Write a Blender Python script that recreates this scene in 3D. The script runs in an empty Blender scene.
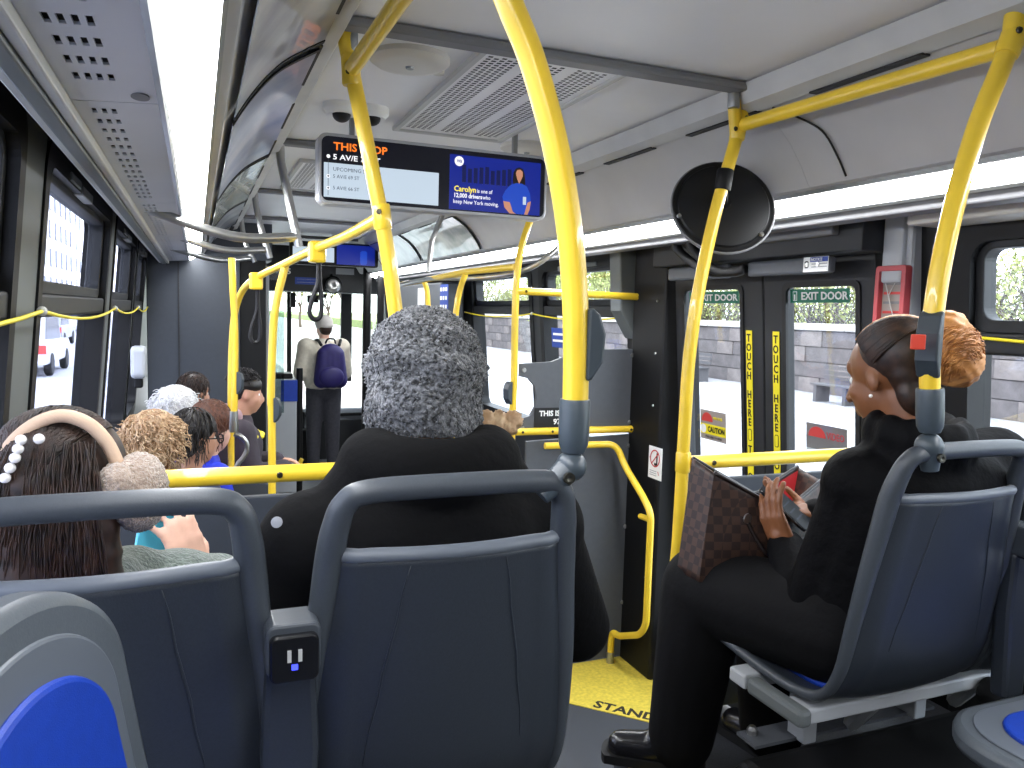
import bpy, bmesh, math, random
from mathutils import Vector, Matrix, Euler
random.seed(7)
scene = bpy.context.scene
COL = scene.collection
# ------------------------------------------------------------------ camera
FPX = 780.0
CAM = Vector((-0.87, 0.0, 1.77))
RW = Matrix(((0.9270738, -0.00775075, 0.37479873),
             (-0.37384096, -0.09346024, 0.92277198),
             (0.0278766, -0.99559284, -0.08954209)))   # columns: right, down, forward in world axes
cam_d = bpy.data.cameras.new('camera'); cam_d.sensor_fit = 'HORIZONTAL'; cam_d.sensor_width = 36.0
cam_d.lens = 36.0 * FPX / 1024.0; cam_d.clip_start = 0.02; cam_d.clip_end = 500
cam = bpy.data.objects.new('camera', cam_d); COL.objects.link(cam)
r_, d_, f_ = RW.col[0], RW.col[1], RW.col[2]
cm = Matrix(((r_[0], -d_[0], -f_[0]), (r_[1], -d_[1], -f_[1]), (r_[2], -d_[2], -f_[2]))).to_4x4()
cm.translation = CAM; cam.matrix_world = cm
scene.camera = cam
# ------------------------------------------------------------------ world, exposure
world = bpy.data.worlds.new('overcast_sky'); scene.world = world; world.use_nodes = True
bg = world.node_tree.nodes['Background']
bg.inputs['Color'].default_value = (0.96, 0.98, 1.0, 1); bg.inputs['Strength'].default_value = 5.0
vs = scene.view_settings
vs.view_transform = 'Standard'; vs.look = 'None'; vs.gamma = 1.0; vs.use_curve_mapping = False; vs.exposure = 0.95
STRIP_STRENGTH = 20.0

def at(u, v, x=None, y=None, z=None):
    d = RW @ Vector((u - 512.0, v - 384.0, FPX))
    if x is not None: t = (x - CAM.x) / d.x
    elif y is not None: t = (y - CAM.y) / d.y
    else: t = (z - CAM.z) / d.z
    return CAM + d * t
# ------------------------------------------------------------------ materials
def lin(c):
    return tuple((x / 255.0 / 12.92 if x / 255.0 <= 0.04045 else ((x / 255.0 + 0.055) / 1.055) ** 2.4) for x in c) + (1.0,)
MATS = {}
def mat(name, rgb, rough=0.5, metal=0.0, noise=0.0, nscale=30.0, bump=0.0, bscale=200.0, coat=0.0, spec=0.5, sheen=0.0, rgb2=None, dist=0.002, sub=0.0):
    m = bpy.data.materials.new(name); m.use_nodes = True
    nt = m.node_tree; b = nt.nodes['Principled BSDF']
    b.inputs['Roughness'].default_value = rough; b.inputs['Metallic'].default_value = metal
    b.inputs['Specular IOR Level'].default_value = spec; b.inputs['Coat Weight'].default_value = coat
    b.inputs['Sheen Weight'].default_value = sheen
    c = lin(rgb); b.inputs['Base Color'].default_value = c
    tc = nt.nodes.new('ShaderNodeTexCoord')
    if noise > 0 or rgb2:
        n = nt.nodes.new('ShaderNodeTexNoise'); n.inputs['Scale'].default_value = nscale; n.inputs['Detail'].default_value = 5
        nt.links.new(tc.outputs['Object'], n.inputs['Vector'])
        rp = nt.nodes.new('ShaderNodeValToRGB'); rp.color_ramp.elements[0].position = 0.35; rp.color_ramp.elements[1].position = 0.68
        c2 = lin(rgb2) if rgb2 else tuple(min(1, k * (1 + noise)) for k in c[:3]) + (1,)
        c1 = c if rgb2 else tuple(k * (1 - noise) for k in c[:3]) + (1,)
        rp.color_ramp.elements[0].color = c1; rp.color_ramp.elements[1].color = c2
        nt.links.new(n.outputs['Fac'], rp.inputs['Fac']); nt.links.new(rp.outputs['Color'], b.inputs['Base Color'])
    if bump > 0:
        n2 = nt.nodes.new('ShaderNodeTexNoise'); n2.inputs['Scale'].default_value = bscale; n2.inputs['Detail'].default_value = 4
        nt.links.new(tc.outputs['Object'], n2.inputs['Vector'])
        bp = nt.nodes.new('ShaderNodeBump'); bp.inputs['Strength'].default_value = bump; bp.inputs['Distance'].default_value = dist
        nt.links.new(n2.outputs['Fac'], bp.inputs['Height']); nt.links.new(bp.outputs['Normal'], b.inputs['Normal'])
    MATS[name] = m
    return m
def emis(name, rgb, strength=1.0):
    m = bpy.data.materials.new(name); m.use_nodes = True; nt = m.node_tree
    b = nt.nodes['Principled BSDF']; b.inputs['Base Color'].default_value = tuple(k * 0.1 for k in lin(rgb)[:3]) + (1,); b.inputs['Roughness'].default_value = 0.3
    b.inputs['Emission Color'].default_value = lin(rgb); b.inputs['Emission Strength'].default_value = strength
    MATS[name] = m; return m
def glass(name, tint=(235, 240, 245), gl=0.08, rough=0.02):
    m = bpy.data.materials.new(name); m.use_nodes = True; nt = m.node_tree
    nt.nodes.remove(nt.nodes['Principled BSDF'])
    t = nt.nodes.new('ShaderNodeBsdfTransparent'); t.inputs['Color'].default_value = lin(tint)
    g = nt.nodes.new('ShaderNodeBsdfGlossy'); g.inputs['Roughness'].default_value = rough
    mx = nt.nodes.new('ShaderNodeMixShader'); mx.inputs[0].default_value = gl
    o = nt.nodes['Material Output']
    nt.links.new(t.outputs[0], mx.inputs[1]); nt.links.new(g.outputs[0], mx.inputs[2]); nt.links.new(mx.outputs[0], o.inputs['Surface'])
    MATS[name] = m; return m

mat('ceiling', (236, 235, 233), 0.45, noise=0.03, nscale=3)
mat('cove', (182, 182, 182), 0.38, noise=0.06, nscale=4)
mat('duct', (204, 206, 210), 0.32, noise=0.04, nscale=3)
mat('alu', (150, 152, 152), 0.4, metal=0.6, noise=0.05, nscale=8)
mat('alu_light', (186, 186, 182), 0.45, noise=0.05, nscale=8)
mat('beam', (120, 120, 122), 0.5)
mat('wall_dark', (26, 28, 31), 0.55, noise=0.06, nscale=5)
mat('pillar_grey', (100, 105, 105), 0.5, noise=0.04, nscale=4)
mat('post_grey', (176, 179, 182), 0.5, noise=0.03, nscale=4)
mat('panel_grey', (82, 85, 90), 0.5, noise=0.04, nscale=40, bump=0.1, bscale=600)
mat('partition', (52, 57, 64), 0.55, noise=0.05, nscale=30, bump=0.1, bscale=500)
mat('black', (8, 8, 9), 0.55, noise=0.15, nscale=20, spec=0.3)
mat('black_soft', (20, 20, 22), 0.7)
mat('rubber', (12, 12, 13), 0.6)
mat('yellow', (238, 200, 52), 0.33, noise=0.05, nscale=12, coat=0.35)
mat('steel', (176, 176, 174), 0.28, metal=0.9, noise=0.05, nscale=20)
mat('screw', (70, 68, 60), 0.35, metal=0.8)
mat('seat_shell', (43, 48, 55), 0.42, noise=0.08, nscale=260, bump=0.35, bscale=420, dist=0.001)
mat('seat_rim', (61, 66, 72), 0.42, noise=0.05, nscale=260, bump=0.2, bscale=420, dist=0.001)
mat('seat_lip', (92, 98, 106), 0.42)
mat('side_seat', (80, 86, 92), 0.45, noise=0.05, nscale=200, bump=0.2, bscale=420, dist=0.001)
mat('blue_pad', (12, 56, 160), 0.5, noise=0.06, nscale=60, bump=0.3, bscale=700, dist=0.001)
mat('joint_grey', (64, 73, 80), 0.35, noise=0.04, nscale=60)
mat('stop_box', (52, 60, 66), 0.4)
mat('red_button', (214, 66, 44), 0.35)
mat('floor', (62, 64, 69), 0.6, noise=0.25, nscale=350, bump=0.2, bscale=400, dist=0.001)
mat('floor_yellow', (214, 190, 70), 0.6, noise=0.14, nscale=60, bump=0.3, bscale=300, dist=0.001)
mat('ink', (30, 26, 20), 0.7)
mat('ink_black', (10, 10, 10), 0.6)
mat('white_paint', (236, 236, 232), 0.5)
mat('grey_paint', (150, 152, 156), 0.5)
mat('red_paint', (196, 60, 56), 0.5)
mat('red_case', (188, 74, 78), 0.45)
mat('green_sign', (24, 112, 84), 0.5)
mat('blue_sign', (28, 62, 150), 0.5)
mat('yellow_sign', (232, 214, 30), 0.5)
mat('silver_sticker', (150, 140, 132), 0.5)
mat('navy_print', (44, 62, 120), 0.3, rgb2=(96, 104, 130), nscale=4)
mat('poster_blue', (92, 104, 140), 0.3, rgb2=(150, 150, 162), nscale=5, coat=0.2)
mat('poster_grey', (116, 122, 134), 0.3, rgb2=(188, 190, 192), nscale=4, coat=0.6)
mat('poster_green', (128, 140, 132), 0.25, rgb2=(206, 208, 196), nscale=5, coat=0.6)
mat('mirror_black', (8, 9, 11), 0.5, spec=0.4)
mat('plastic_cream', (206, 202, 192), 0.4)
mat('tv_frame', (184, 186, 190), 0.35, metal=0.3)
mat('dash', (150, 154, 160), 0.5, noise=0.05, nscale=20)
mat('glass_clear', (255, 255, 255)); glass('glass_clear', (232, 238, 244), 0.06)
glass('glass_front', (236, 242, 240), 0.05); glass('glass_tint', (216, 220, 232), 0.10)
glass('glass_shield', (214, 226, 226), 0.12)
emis('strip_light', (250, 252, 255), STRIP_STRENGTH)
emis('scr_black', (6, 8, 26), 0.3); emis('scr_white', (205, 222, 238), 0.46); emis('scr_blue', (10, 34, 140), 0.5)
emis('scr_blue2', (8, 18, 84), 0.4); emis('scr_orange', (255, 130, 40), 0.6); emis('scr_text', (250, 250, 255), 0.6)
emis('scr_grey', (70, 80, 96), 0.4); emis('scr_yellow', (250, 230, 70), 0.6); emis('scr_skin', (200, 140, 112), 0.5)
emis('scr_hair', (30, 18, 16), 0.4); emis('scr_shirt', (26, 72, 190), 0.5); emis('usb_glow', (60, 70, 255), 1.6)
emis('phone_dark', (18, 24, 30), 0.5)
mat('skin_a', (198, 148, 122), 0.5, noise=0.05, nscale=30)
mat('skin_b', (124, 78, 48), 0.45, noise=0.07, nscale=30)
mat('skin_c', (224, 178, 156), 0.5, noise=0.05, nscale=30)
mat('jacket_black', (4, 4, 5), 0.9, noise=0.1, nscale=60, bump=0.35, bscale=60, dist=0.006, spec=0.15)
mat('jacket_puffy', (5, 5, 7), 0.7, noise=0.1, nscale=60, bump=0.5, bscale=22, dist=0.012, spec=0.1)
mat('trouser_black', (6, 6, 8), 0.8, bump=0.3, bscale=60, dist=0.004, spec=0.2)
mat('shoe_black', (22, 22, 26), 0.25, spec=0.6)
mat('sole', (10, 10, 11), 0.7)
mat('wool_grey', (30, 31, 34), 0.95, rgb2=(128, 130, 134), nscale=120, bump=1.0, bscale=120, dist=0.012, spec=0.1, sheen=0.4)
mat('hair_dark', (26, 16, 12), 0.5, rgb2=(58, 36, 24), nscale=60)
mat('hair_black', (20, 17, 17), 0.45, rgb2=(36, 30, 28), nscale=60)
mat('hair_brown', (72, 40, 28), 0.45, rgb2=(104, 62, 42), nscale=60)
mat('hair_bun', (150, 96, 48), 0.5, rgb2=(196, 140, 82), nscale=30)
mat('hair_frizz', (168, 132, 96), 0.6, rgb2=(206, 178, 142), nscale=30)
mat('hair_white', (206, 204, 202), 0.6, rgb2=(236, 236, 236), nscale=40)
mat('fur_beige', (186, 166, 148), 0.95, rgb2=(150, 128, 110), nscale=140, bump=1.0, bscale=220, dist=0.008, sheen=0.6)
mat('band_beige', (206, 176, 150), 0.8, bump=0.3, bscale=300)
mat('pearl', (240, 236, 232), 0.2, coat=0.5)
mat('fleece_green', (112, 124, 116), 0.95, rgb2=(88, 100, 94), nscale=110, bump=1.0, bscale=160, dist=0.008, sheen=0.4)
mat('phone_blue', (86, 194, 226), 0.35)
mat('phone_black', (16, 17, 20), 0.25)
mat('navy_coat', (40, 46, 68), 0.8, bump=0.4, bscale=50, dist=0.004)
mat('royal_blue', (24, 48, 196), 0.6, bump=0.3, bscale=40, dist=0.004)
mat('dusk_coat', (54, 46, 54), 0.8, bump=0.5, bscale=30, dist=0.006)
mat('mauve', (168, 138, 144), 0.9, bump=0.4, bscale=60)
mat('cream_coat', (214, 206, 190), 0.9, noise=0.08, nscale=30, bump=0.6, bscale=70, dist=0.006)
mat('backpack', (34, 26, 92), 0.55, noise=0.1, nscale=20, bump=0.2, bscale=300)
mat('jeans_grey', (62, 62, 70), 0.8, noise=0.15, nscale=40)
mat('shoe_white', (226, 222, 214), 0.5)
mat('hat_pale', (196, 192, 188), 0.9, bump=0.8, bscale=120, dist=0.005)
mat('bag_red', (170, 24, 30), 0.6)
mat('bag_trim', (26, 18, 16), 0.4)
mat('strap_black', (16, 16, 20), 0.6)
mat('orange_sign', (224, 150, 60), 0.5)
# two-tone woven check of the shoulder bag
m = mat('bag_check', (92, 66, 52), 0.5); nt = m.node_tree
tc = nt.nodes.new('ShaderNodeTexCoord'); ck = nt.nodes.new('ShaderNodeTexChecker'); ck.inputs['Scale'].default_value = 46
ck.inputs['Color1'].default_value = lin((66, 46, 37)); ck.inputs['Color2'].default_value = lin((40, 28, 25))
nt.links.new(tc.outputs['Object'], ck.inputs['Vector']); nt.links.new(ck.outputs['Color'], nt.nodes['Principled BSDF'].inputs['Base Color'])
# outside
mat('paver', (214, 210, 206), 0.9, noise=0.08, nscale=2)
mat('asphalt', (168, 170, 176), 0.9, noise=0.08, nscale=3)
mat('kerb', (176, 174, 170), 0.9)
mat('sandstone', (98, 92, 92), 0.95, noise=0.16, nscale=4, bump=0.4, bscale=12, dist=0.02)
mat('sandstone_b', (118, 110, 108), 0.95, noise=0.16, nscale=4, bump=0.4, bscale=12, dist=0.02)
mat('mortar', (84, 80, 80), 0.95)
mat('coping', (178, 172, 164), 0.9, noise=0.08, nscale=5)
mat('grass', (120, 134, 84), 0.95, noise=0.2, nscale=3)
mat('bark', (92, 80, 72), 0.95, noise=0.2, nscale=20)
mat('leaf', (150, 156, 96), 0.8, noise=0.3, nscale=5)
mat('limestone', (222, 214, 206), 0.9, noise=0.05, nscale=1)
mat('window_dark', (140, 146, 156), 0.2)
mat('car_white', (214, 216, 220), 0.3, coat=0.5)
mat('car_grey', (150, 154, 162), 0.3, coat=0.5)
mat('taxi_glass', (50, 56, 66), 0.1)
mat('bench', (84, 82, 84), 0.8)
M = MATS
# ------------------------------------------------------------------ mesh builder
class MB:
    def __init__(s): s.v = []; s.f = []
    def add(s, vs_, fs):
        o = len(s.v); s.v += [tuple(p) for p in vs_]; s.f += [tuple(i + o for i in f) for f in fs]; return s
    def box(s, x0, x1, y0, y1, z0, z1):
        vs_ = [(x, y, z) for x in (x0, x1) for y in (y0, y1) for z in (z0, z1)]
        return s.add(vs_, [(0, 1, 3, 2), (4, 6, 7, 5), (0, 4, 5, 1), (2, 3, 7, 6), (0, 2, 6, 4), (1, 5, 7, 3)])
    def prism(s, pts, n, axis='z', a=0.0, b=0.1):
        """closed 2D outline extruded along an axis: 'x' -> pts are (y,z), 'y' -> (x,z), 'z' -> (x,y)"""
        k = len(pts)
        def P(p, t): return (t, p[0], p[1]) if axis == 'x' else (p[0], t, p[1]) if axis == 'y' else (p[0], p[1], t)
        vs_ = [P(p, a) for p in pts] + [P(p, b) for p in pts]
        fs = [tuple(range(k)), tuple(range(2 * k - 1, k - 1, -1))] + [(i, (i + 1) % k, k + (i + 1) % k, k + i) for i in range(k)]
        return s.add(vs_, fs)
    def tube(s, pts, r, n=12, cap=True, closed=False):
        pts = [Vector(p) for p in pts]; k = len(pts)
        rr = r if isinstance(r, (list, tuple)) else [r] * k
        vs_ = []; up = None
        for i, p in enumerate(pts):
            if closed: t = pts[(i + 1) % k] - pts[i - 1]
            else: t = pts[min(i + 1, k - 1)] - pts[max(i - 1, 0)]
            t.normalize()
            if up is None:
                up = Vector((0, 0, 1)) if abs(t.z) < 0.9 else Vector((1, 0, 0))
            a = t.cross(up).normalized(); b = a.cross(t).normalized(); up = b
            for j in range(n):
                q = 2 * math.pi * j / n
                vs_.append(p + (a * math.cos(q) + b * math.sin(q)) * rr[i])
        fs = []
        for i in range(k if closed else k - 1):
            for j in range(n):
                i2 = (i + 1) % k
                fs.append((i * n + j, i * n + (j + 1) % n, i2 * n + (j + 1) % n, i2 * n + j))
        if cap and not closed:
            fs.append(tuple(range(n - 1, -1, -1))); fs.append(tuple(range((k - 1) * n, k * n)))
        return s.add(vs_, fs)
    def lathe(s, prof, n=24, c=(0, 0, 0), axis=(0, 0, 1)):
        ax = Vector(axis).normalized(); u = ax.cross(Vector((0, 0, 1)) if abs(ax.z) < 0.9 else Vector((1, 0, 0))).normalized(); w = ax.cross(u)
        c = Vector(c); vs_ = []; k = len(prof)
        for (r, h) in prof:
            for j in range(n):
                q = 2 * math.pi * j / n; vs_.append(c + ax * h + (u * math.cos(q) + w * math.sin(q)) * max(r, 1e-4))
        fs = [(i * n + j, (i + 1) * n + j, (i + 1) * n + (j + 1) % n, i * n + (j + 1) % n) for i in range(k - 1) for j in range(n)]
        fs.append(tuple(range(n))); fs.append(tuple(range(k * n - 1, (k - 1) * n - 1, -1)))
        return s.add(vs_, fs)
    def ball(s, c, r, n=16, m_=10, rot=None):
        r = r if isinstance(r, (tuple, list)) else (r, r, r); c = Vector(c); vs_ = []; fs = []
        for i in range(m_ + 1):
            ph = math.pi * i / m_
            for j in range(n):
                q = 2 * math.pi * j / n
                p = Vector((r[0] * math.sin(ph) * math.cos(q), r[1] * math.sin(ph) * math.sin(q), r[2] * math.cos(ph)))
                if rot: p = rot @ p
                vs_.append(c + p)
        for i in range(m_):
            for j in range(n):
                fs.append((i * n + j, (i + 1) * n + j, (i + 1) * n + (j + 1) % n, i * n + (j + 1) % n))
        return s.add(vs_, fs)
    def grid(s, fn, nu, nv):
        vs_ = [fn(i / nu, j / nv) for i in range(nu + 1) for j in range(nv + 1)]
        fs = [(i * (nv + 1) + j, (i + 1) * (nv + 1) + j, (i + 1) * (nv + 1) + j + 1, i * (nv + 1) + j + 1) for i in range(nu) for j in range(nv)]
        return s.add(vs_, fs)
    def sheet(s, fn, nu, nv, th):
        """thick curved sheet, th = Vector offset"""
        th = Vector(th); n0 = len(s.v); s.grid(fn, nu, nv)
        s.grid(lambda a, b: Vector(fn(a, b)) + th, nu, nv)
        K = (nu + 1) * (nv + 1); idx = lambda i, j: n0 + i * (nv + 1) + j
        rim = [idx(i, 0) for i in range(nu + 1)] + [idx(nu, j) for j in range(1, nv + 1)] + [idx(i, nv) for i in range(nu - 1, -1, -1)] + [idx(0, j) for j in range(nv - 1, 0, -1)]
        for a in range(len(rim)):
            b = (a + 1) % len(rim); s.f.append((rim[a], rim[b], rim[b] + K, rim[a] + K))
        return s
    def xf(s, fn):
        s.v = [tuple(fn(Vector(p))) for p in s.v]; return s
    def build(s, name, m_=None, parent=None, smooth=False, bevel=0.0, solid=0.0, sub=0, auto=None, origin=None):
        me = bpy.data.meshes.new(name)
        vv = s.v
        if origin is not None: vv = [(p[0] - origin[0], p[1] - origin[1], p[2] - origin[2]) for p in s.v]
        me.from_pydata(vv, [], s.f)
        bm = bmesh.new(); bm.from_mesh(me)
        bmesh.ops.remove_doubles(bm, verts=bm.verts, dist=1e-6)
        bmesh.ops.recalc_face_normals(bm, faces=bm.faces)
        bm.to_mesh(me); bm.free()
        if smooth: me.polygons.foreach_set('use_smooth', [True] * len(me.polygons))
        if m_: me.materials.append(M[m_] if isinstance(m_, str) else m_)
        o = bpy.data.objects.new(name, me); COL.objects.link(o)
        if origin is not None: o.location = origin
        if parent is not None: o.parent = parent
        if solid:
            q = o.modifiers.new('solid', 'SOLIDIFY'); q.thickness = solid; q.offset = 0
        if bevel:
            q = o.modifiers.new('bevel', 'BEVEL'); q.width = bevel; q.segments = 2; q.limit_method = 'ANGLE'; q.angle_limit = math.radians(40)
        if sub:
            q = o.modifiers.new('sub', 'SUBSURF'); q.levels = sub; q.render_levels = sub
        if smooth and auto:
            try: me.set_sharp_from_angle(angle=math.radians(auto))
            except Exception: pass
        return o
def tag(o, label=None, cat=None, group=None, kind=None):
    if label: o['label'] = label
    if cat: o['category'] = cat
    if group: o['group'] = group
    if kind: o['kind'] = kind
    return o
def empty(name, loc=(0, 0, 0), rz=0.0):
    o = bpy.data.objects.new(name, None); COL.objects.link(o); o.location = loc; o.rotation_euler = (0, 0, rz); o.empty_display_size = 0.05
    return o
def struct(o): o['kind'] = 'structure'; return o
def copy_tree(o, parent=None):
    c = o.copy(); COL.objects.link(c)
    if parent is not None: c.parent = parent
    for ch in list(o.children): copy_tree(ch, c)
    return c
def spline(pts, n=10):
    """Catmull-Rom through the points"""
    P = [Vector(p) for p in pts]; out = []
    for i in range(len(P) - 1):
        p0 = P[max(i - 1, 0)]; p1 = P[i]; p2 = P[i + 1]; p3 = P[min(i + 2, len(P) - 1)]
        for k in range(n):
            t = k / n
            out.append(0.5 * ((2 * p1) + (p2 - p0) * t + (2 * p0 - 5 * p1 + 4 * p2 - p3) * t * t + (3 * p1 - p0 - 3 * p2 + p3) * t ** 3))
    out.append(P[-1]); return out
def fillet(pts, r=0.08, n=6):
    """polyline with rounded corners"""
    P = [Vector(p) for p in pts]; out = [P[0]]
    for i in range(1, len(P) - 1):
        a = P[i - 1] - P[i]; b = P[i + 1] - P[i]; q = min(r, a.length * 0.48, b.length * 0.48)
        s0 = P[i] + a.normalized() * q; s1 = P[i] + b.normalized() * q
        for k in range(n + 1):
            t = k / n; out.append((1 - t) ** 2 * s0 + 2 * t * (1 - t) * P[i] + t * t * s1)
    out.append(P[-1]); return out
def rrect(x0, x1, y0, y1, r, n=5):
    out = []
    for cx, cy, a0 in ((x1 - r, y1 - r, 0), (x0 + r, y1 - r, 90), (x0 + r, y0 + r, 180), (x1 - r, y0 + r, 270)):
        for k in range(n + 1):
            a = math.radians(a0 + 90 * k / n); out.append((cx + r * math.cos(a), cy + r * math.sin(a)))
    return out
def ring_prism(mb, outer, inner, axis, a, b):
    k = len(outer)
    def P(p, t): return (t, p[0], p[1]) if axis == 'x' else (p[0], t, p[1]) if axis == 'y' else (p[0], p[1], t)
    vs_ = [P(p, a) for p in outer] + [P(p, a) for p in inner] + [P(p, b) for p in outer] + [P(p, b) for p in inner]
    fs = []
    for i in range(k):
        j = (i + 1) % k
        fs += [(i, j, k + j, k + i), (2 * k + i, 3 * k + i, 3 * k + j, 2 * k + j), (i, 2 * k + i, 2 * k + j, j), (k + i, k + j, 3 * k + j, 3 * k + i)]
    return mb.add(vs_, fs)
_FC = {}
def text(name, s, size, loc, right, up, m_, parent=None, ax='LEFT', bold=0.0, sx=1.0, depth=0.0006, ay='BOTTOM_BASELINE'):
    cu = bpy.data.curves.new(name, 'FONT'); cu.body = s; cu.size = size; cu.align_x = ax; cu.align_y = ay
    cu.offset = bold * size; cu.extrude = depth; cu.resolution_u = 2
    to = bpy.data.objects.new('tmp_text', cu); COL.objects.link(to)
    dg = bpy.context.evaluated_depsgraph_get(); dg.update()
    me = bpy.data.meshes.new_from_object(to.evaluated_get(dg))
    bpy.data.objects.remove(to); bpy.data.curves.remove(cu)
    right = Vector(right).normalized(); up = Vector(up).normalized(); nrm = right.cross(up); loc = Vector(loc)
    for v in me.vertices:
        p = v.co; v.co = loc + right * (p.x * sx) + up * p.y + nrm * p.z
    me.name = name; me.materials.clear(); me.materials.append(M[m_])
    o = bpy.data.objects.new(name, me); COL.objects.link(o)
    if parent is not None: o.parent = parent
    return o
def plate(name, c, right, up, w, h, th, m_, parent=None, r=0.0):
    """thin plate centred at c, lying in the right/up plane, its face proud along right x up"""
    right = Vector(right).normalized(); up = Vector(up).normalized(); nrm = right.cross(up); c = Vector(c)
    mb = MB(); pts = rrect(-w / 2, w / 2, -h / 2, h / 2, r) if r > 0 else [(-w / 2, -h / 2), (w / 2, -h / 2), (w / 2, h / 2), (-w / 2, h / 2)]
    mb.prism(pts, 0, 'z', -th, 0)
    mb.xf(lambda p: c + right * p.x + up * p.y + nrm * p.z)
    return mb.build(name, m_, parent)
# blobs: overlapping tapered capsules and ellipsoids fused into one skin
def capsule(mb, a, b, r0, r1, n=14):
    a = Vector(a); b = Vector(b); d = (b - a); L = max(d.length, 1e-5); d = d / L
    prof = []
    for i in range(6):
        q = math.pi / 2 * i / 5; prof.append((r0 * math.sin(q), -r0 * math.cos(q)))
    for i in range(6):
        q = math.pi / 2 * i / 5; prof.append((r1 * math.cos(q), L + r1 * math.sin(q)))
    mb.lathe(prof, n, a, d)
def fuse(mb, name, m_, parent=None, voxel=0.01, smooth=6, fac=0.5, disp=None):
    me = bpy.data.meshes.new(name); me.from_pydata(mb.v, [], mb.f)
    bm = bmesh.new(); bm.from_mesh(me); bmesh.ops.recalc_face_normals(bm, faces=bm.faces); bm.to_mesh(me); bm.free()
    t = bpy.data.objects.new('tmp_fuse', me); COL.objects.link(t)
    q = t.modifiers.new('r', 'REMESH'); q.mode = 'VOXEL'; q.voxel_size = voxel
    if smooth:
        q = t.modifiers.new('s', 'SMOOTH'); q.iterations = smooth; q.factor = fac
    dg = bpy.context.evaluated_depsgraph_get(); dg.update()
    out = bpy.data.meshes.new_from_object(t.evaluated_get(dg)); bpy.data.objects.remove(t); bpy.data.meshes.remove(me)
    out.name = name; out.materials.clear(); out.materials.append(M[m_])
    out.polygons.foreach_set('use_smooth', [True] * len(out.polygons))
    if disp:
        nrm = [v.normal.copy() for v in out.vertices]
        for v, n_ in zip(out.vertices, nrm): v.co = v.co + n_ * disp(v.co, n_)
    o = bpy.data.objects.new(name, out); COL.objects.link(o)
    if parent is not None: o.parent = parent
    return o
def strands(name, m_, parent, roots, r=0.0012, n=3, keep=True):
    mb = MB()
    for pts in roots: mb.tube(pts, [r] * (len(pts) - 1) + [r * 0.4], n, cap=False)
    return mb.build(name, m_, parent, smooth=True)
# ================================================================== SETTING
HW = 1.29          # half width of the cabin at seat level
def lean(sgn):     # the side walls lean in above the seats
    def fn(p):
        return Vector((p.x - sgn * 0.085 * (p.z - 1.2), p.y, p.z))
    return fn
LEANL, LEANR = lean(-1), lean(1)
PZ = 0.55          # rear platform height
YB, YF = -1.6, 9.7
# floor
fl = struct(MB().box(-1.4, 1.4, 1.2, YF, -0.06, 0.0).build('floor', 'floor'))
pl = MB().box(-1.4, -0.36, YB, 1.86, 0, PZ).box(0.235, 1.4, YB, 1.86, 0, PZ).box(-0.36, 0.235, YB, 1.2, 0, PZ).box(-0.36, 0.235, 1.2, 1.5, 0, PZ / 2)
struct(pl.build('floor_platform', 'floor'))
nz = MB().box(0.36, 1.4, 1.86, 1.872, PZ - 0.05, PZ + 0.002).box(0.4, 1.2, 1.825, 1.862, PZ, PZ + 0.004)
struct(nz.build('trim_1', 'floor_yellow'))
nz = MB().box(0.227, 0.235, 1.2, 1.86, PZ - 0.02, PZ + 0.002).box(0.235, 0.25, 1.2, 1.86, PZ, PZ + 0.004)
struct(nz.build('trim_2', 'floor_yellow'))
# yellow stand-clear field by the exit door
A = at(540, 697, z=0.0); B = at(680, 730, z=0.0); Cc = at(720, 690, z=0.0)
fy = MB().prism([(A.x, A.y), (B.x, B.y), (1.2, B.y - 0.1), (1.2, 3.42), (A.x - 0.02, 3.42)], 0, 'z', 0.0005, 0.004)
fyo = struct(fy.build('floor_marking', 'floor_yellow'))
t0 = at(592, 707, z=0.004); t1 = at(656, 722, z=0.004); rt = (t1 - t0).normalized(); upv = Vector((0, 0, 1)).cross(rt)
text('lettering', 'STAND CLEAR', 0.088, t0 + upv * 0.005, rt, upv, 'ink', fyo, bold=0.03, sx=1.02)
# ceiling
struct(MB().box(-1.42, 1.42, YB, YF, 2.5, 2.56).build('ceiling_roof', 'wall_dark'))
struct(MB().box(-1.42, 1.42, YB - 0.06, YB, -0.1, 2.56).build('wall_back', 'partition'))
for sgn in (-1, 1): struct(MB().box(min(sgn * 1.17, sgn * 1.40), max(sgn * 1.17, sgn * 1.40), YB, YF, 2.2, 2.5).build('wall_upper_left' if sgn < 0 else 'wall_upper_right', 'wall_dark'))
ce = MB().box(-0.56, 0.56, YB, YF - 1.0, 2.43, 2.47)
ceo = struct(ce.build('ceiling', 'ceiling'))
for k, y in enumerate((0.45, 1.85, 3.25, 4.65, 6.05, 7.45)):
    struct(MB().prism([(-0.56, 2.428), (0.56, 2.428), (0.56, 2.405), (-0.56, 2.405)], 0, 'y', y - 0.028, y + 0.028).build('trim_%d' % (3 + k), 'beam', bevel=0.008))
def cove_profile(sgn):   # cross-section from the ceiling edge to the light strip
    pts = [(0.56, 2.432), (0.57, 2.395), (0.612, 2.372), (0.69, 2.322), (0.735, 2.278), (0.775, 2.224), (0.80, 2.182), (0.812, 2.166), (0.835, 2.160)]
    return [(sgn * x, z) for x, z in pts]
def profile_sweep(pts, y0, y1, th=0.006):
    mb = MB(); up = []
    for i, p in enumerate(pts):
        a = Vector(pts[max(i - 1, 0)]); b = Vector(pts[min(i + 1, len(pts) - 1)]); n = Vector(((b - a).y, -(b - a).x)).normalized()
        if n.y < 0: n = -n
        up.append((p[0] + n.x * th, p[1] + n.y * th))
    return mb.prism(list(pts) + up[::-1], 0, 'y', y0, y1)
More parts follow.
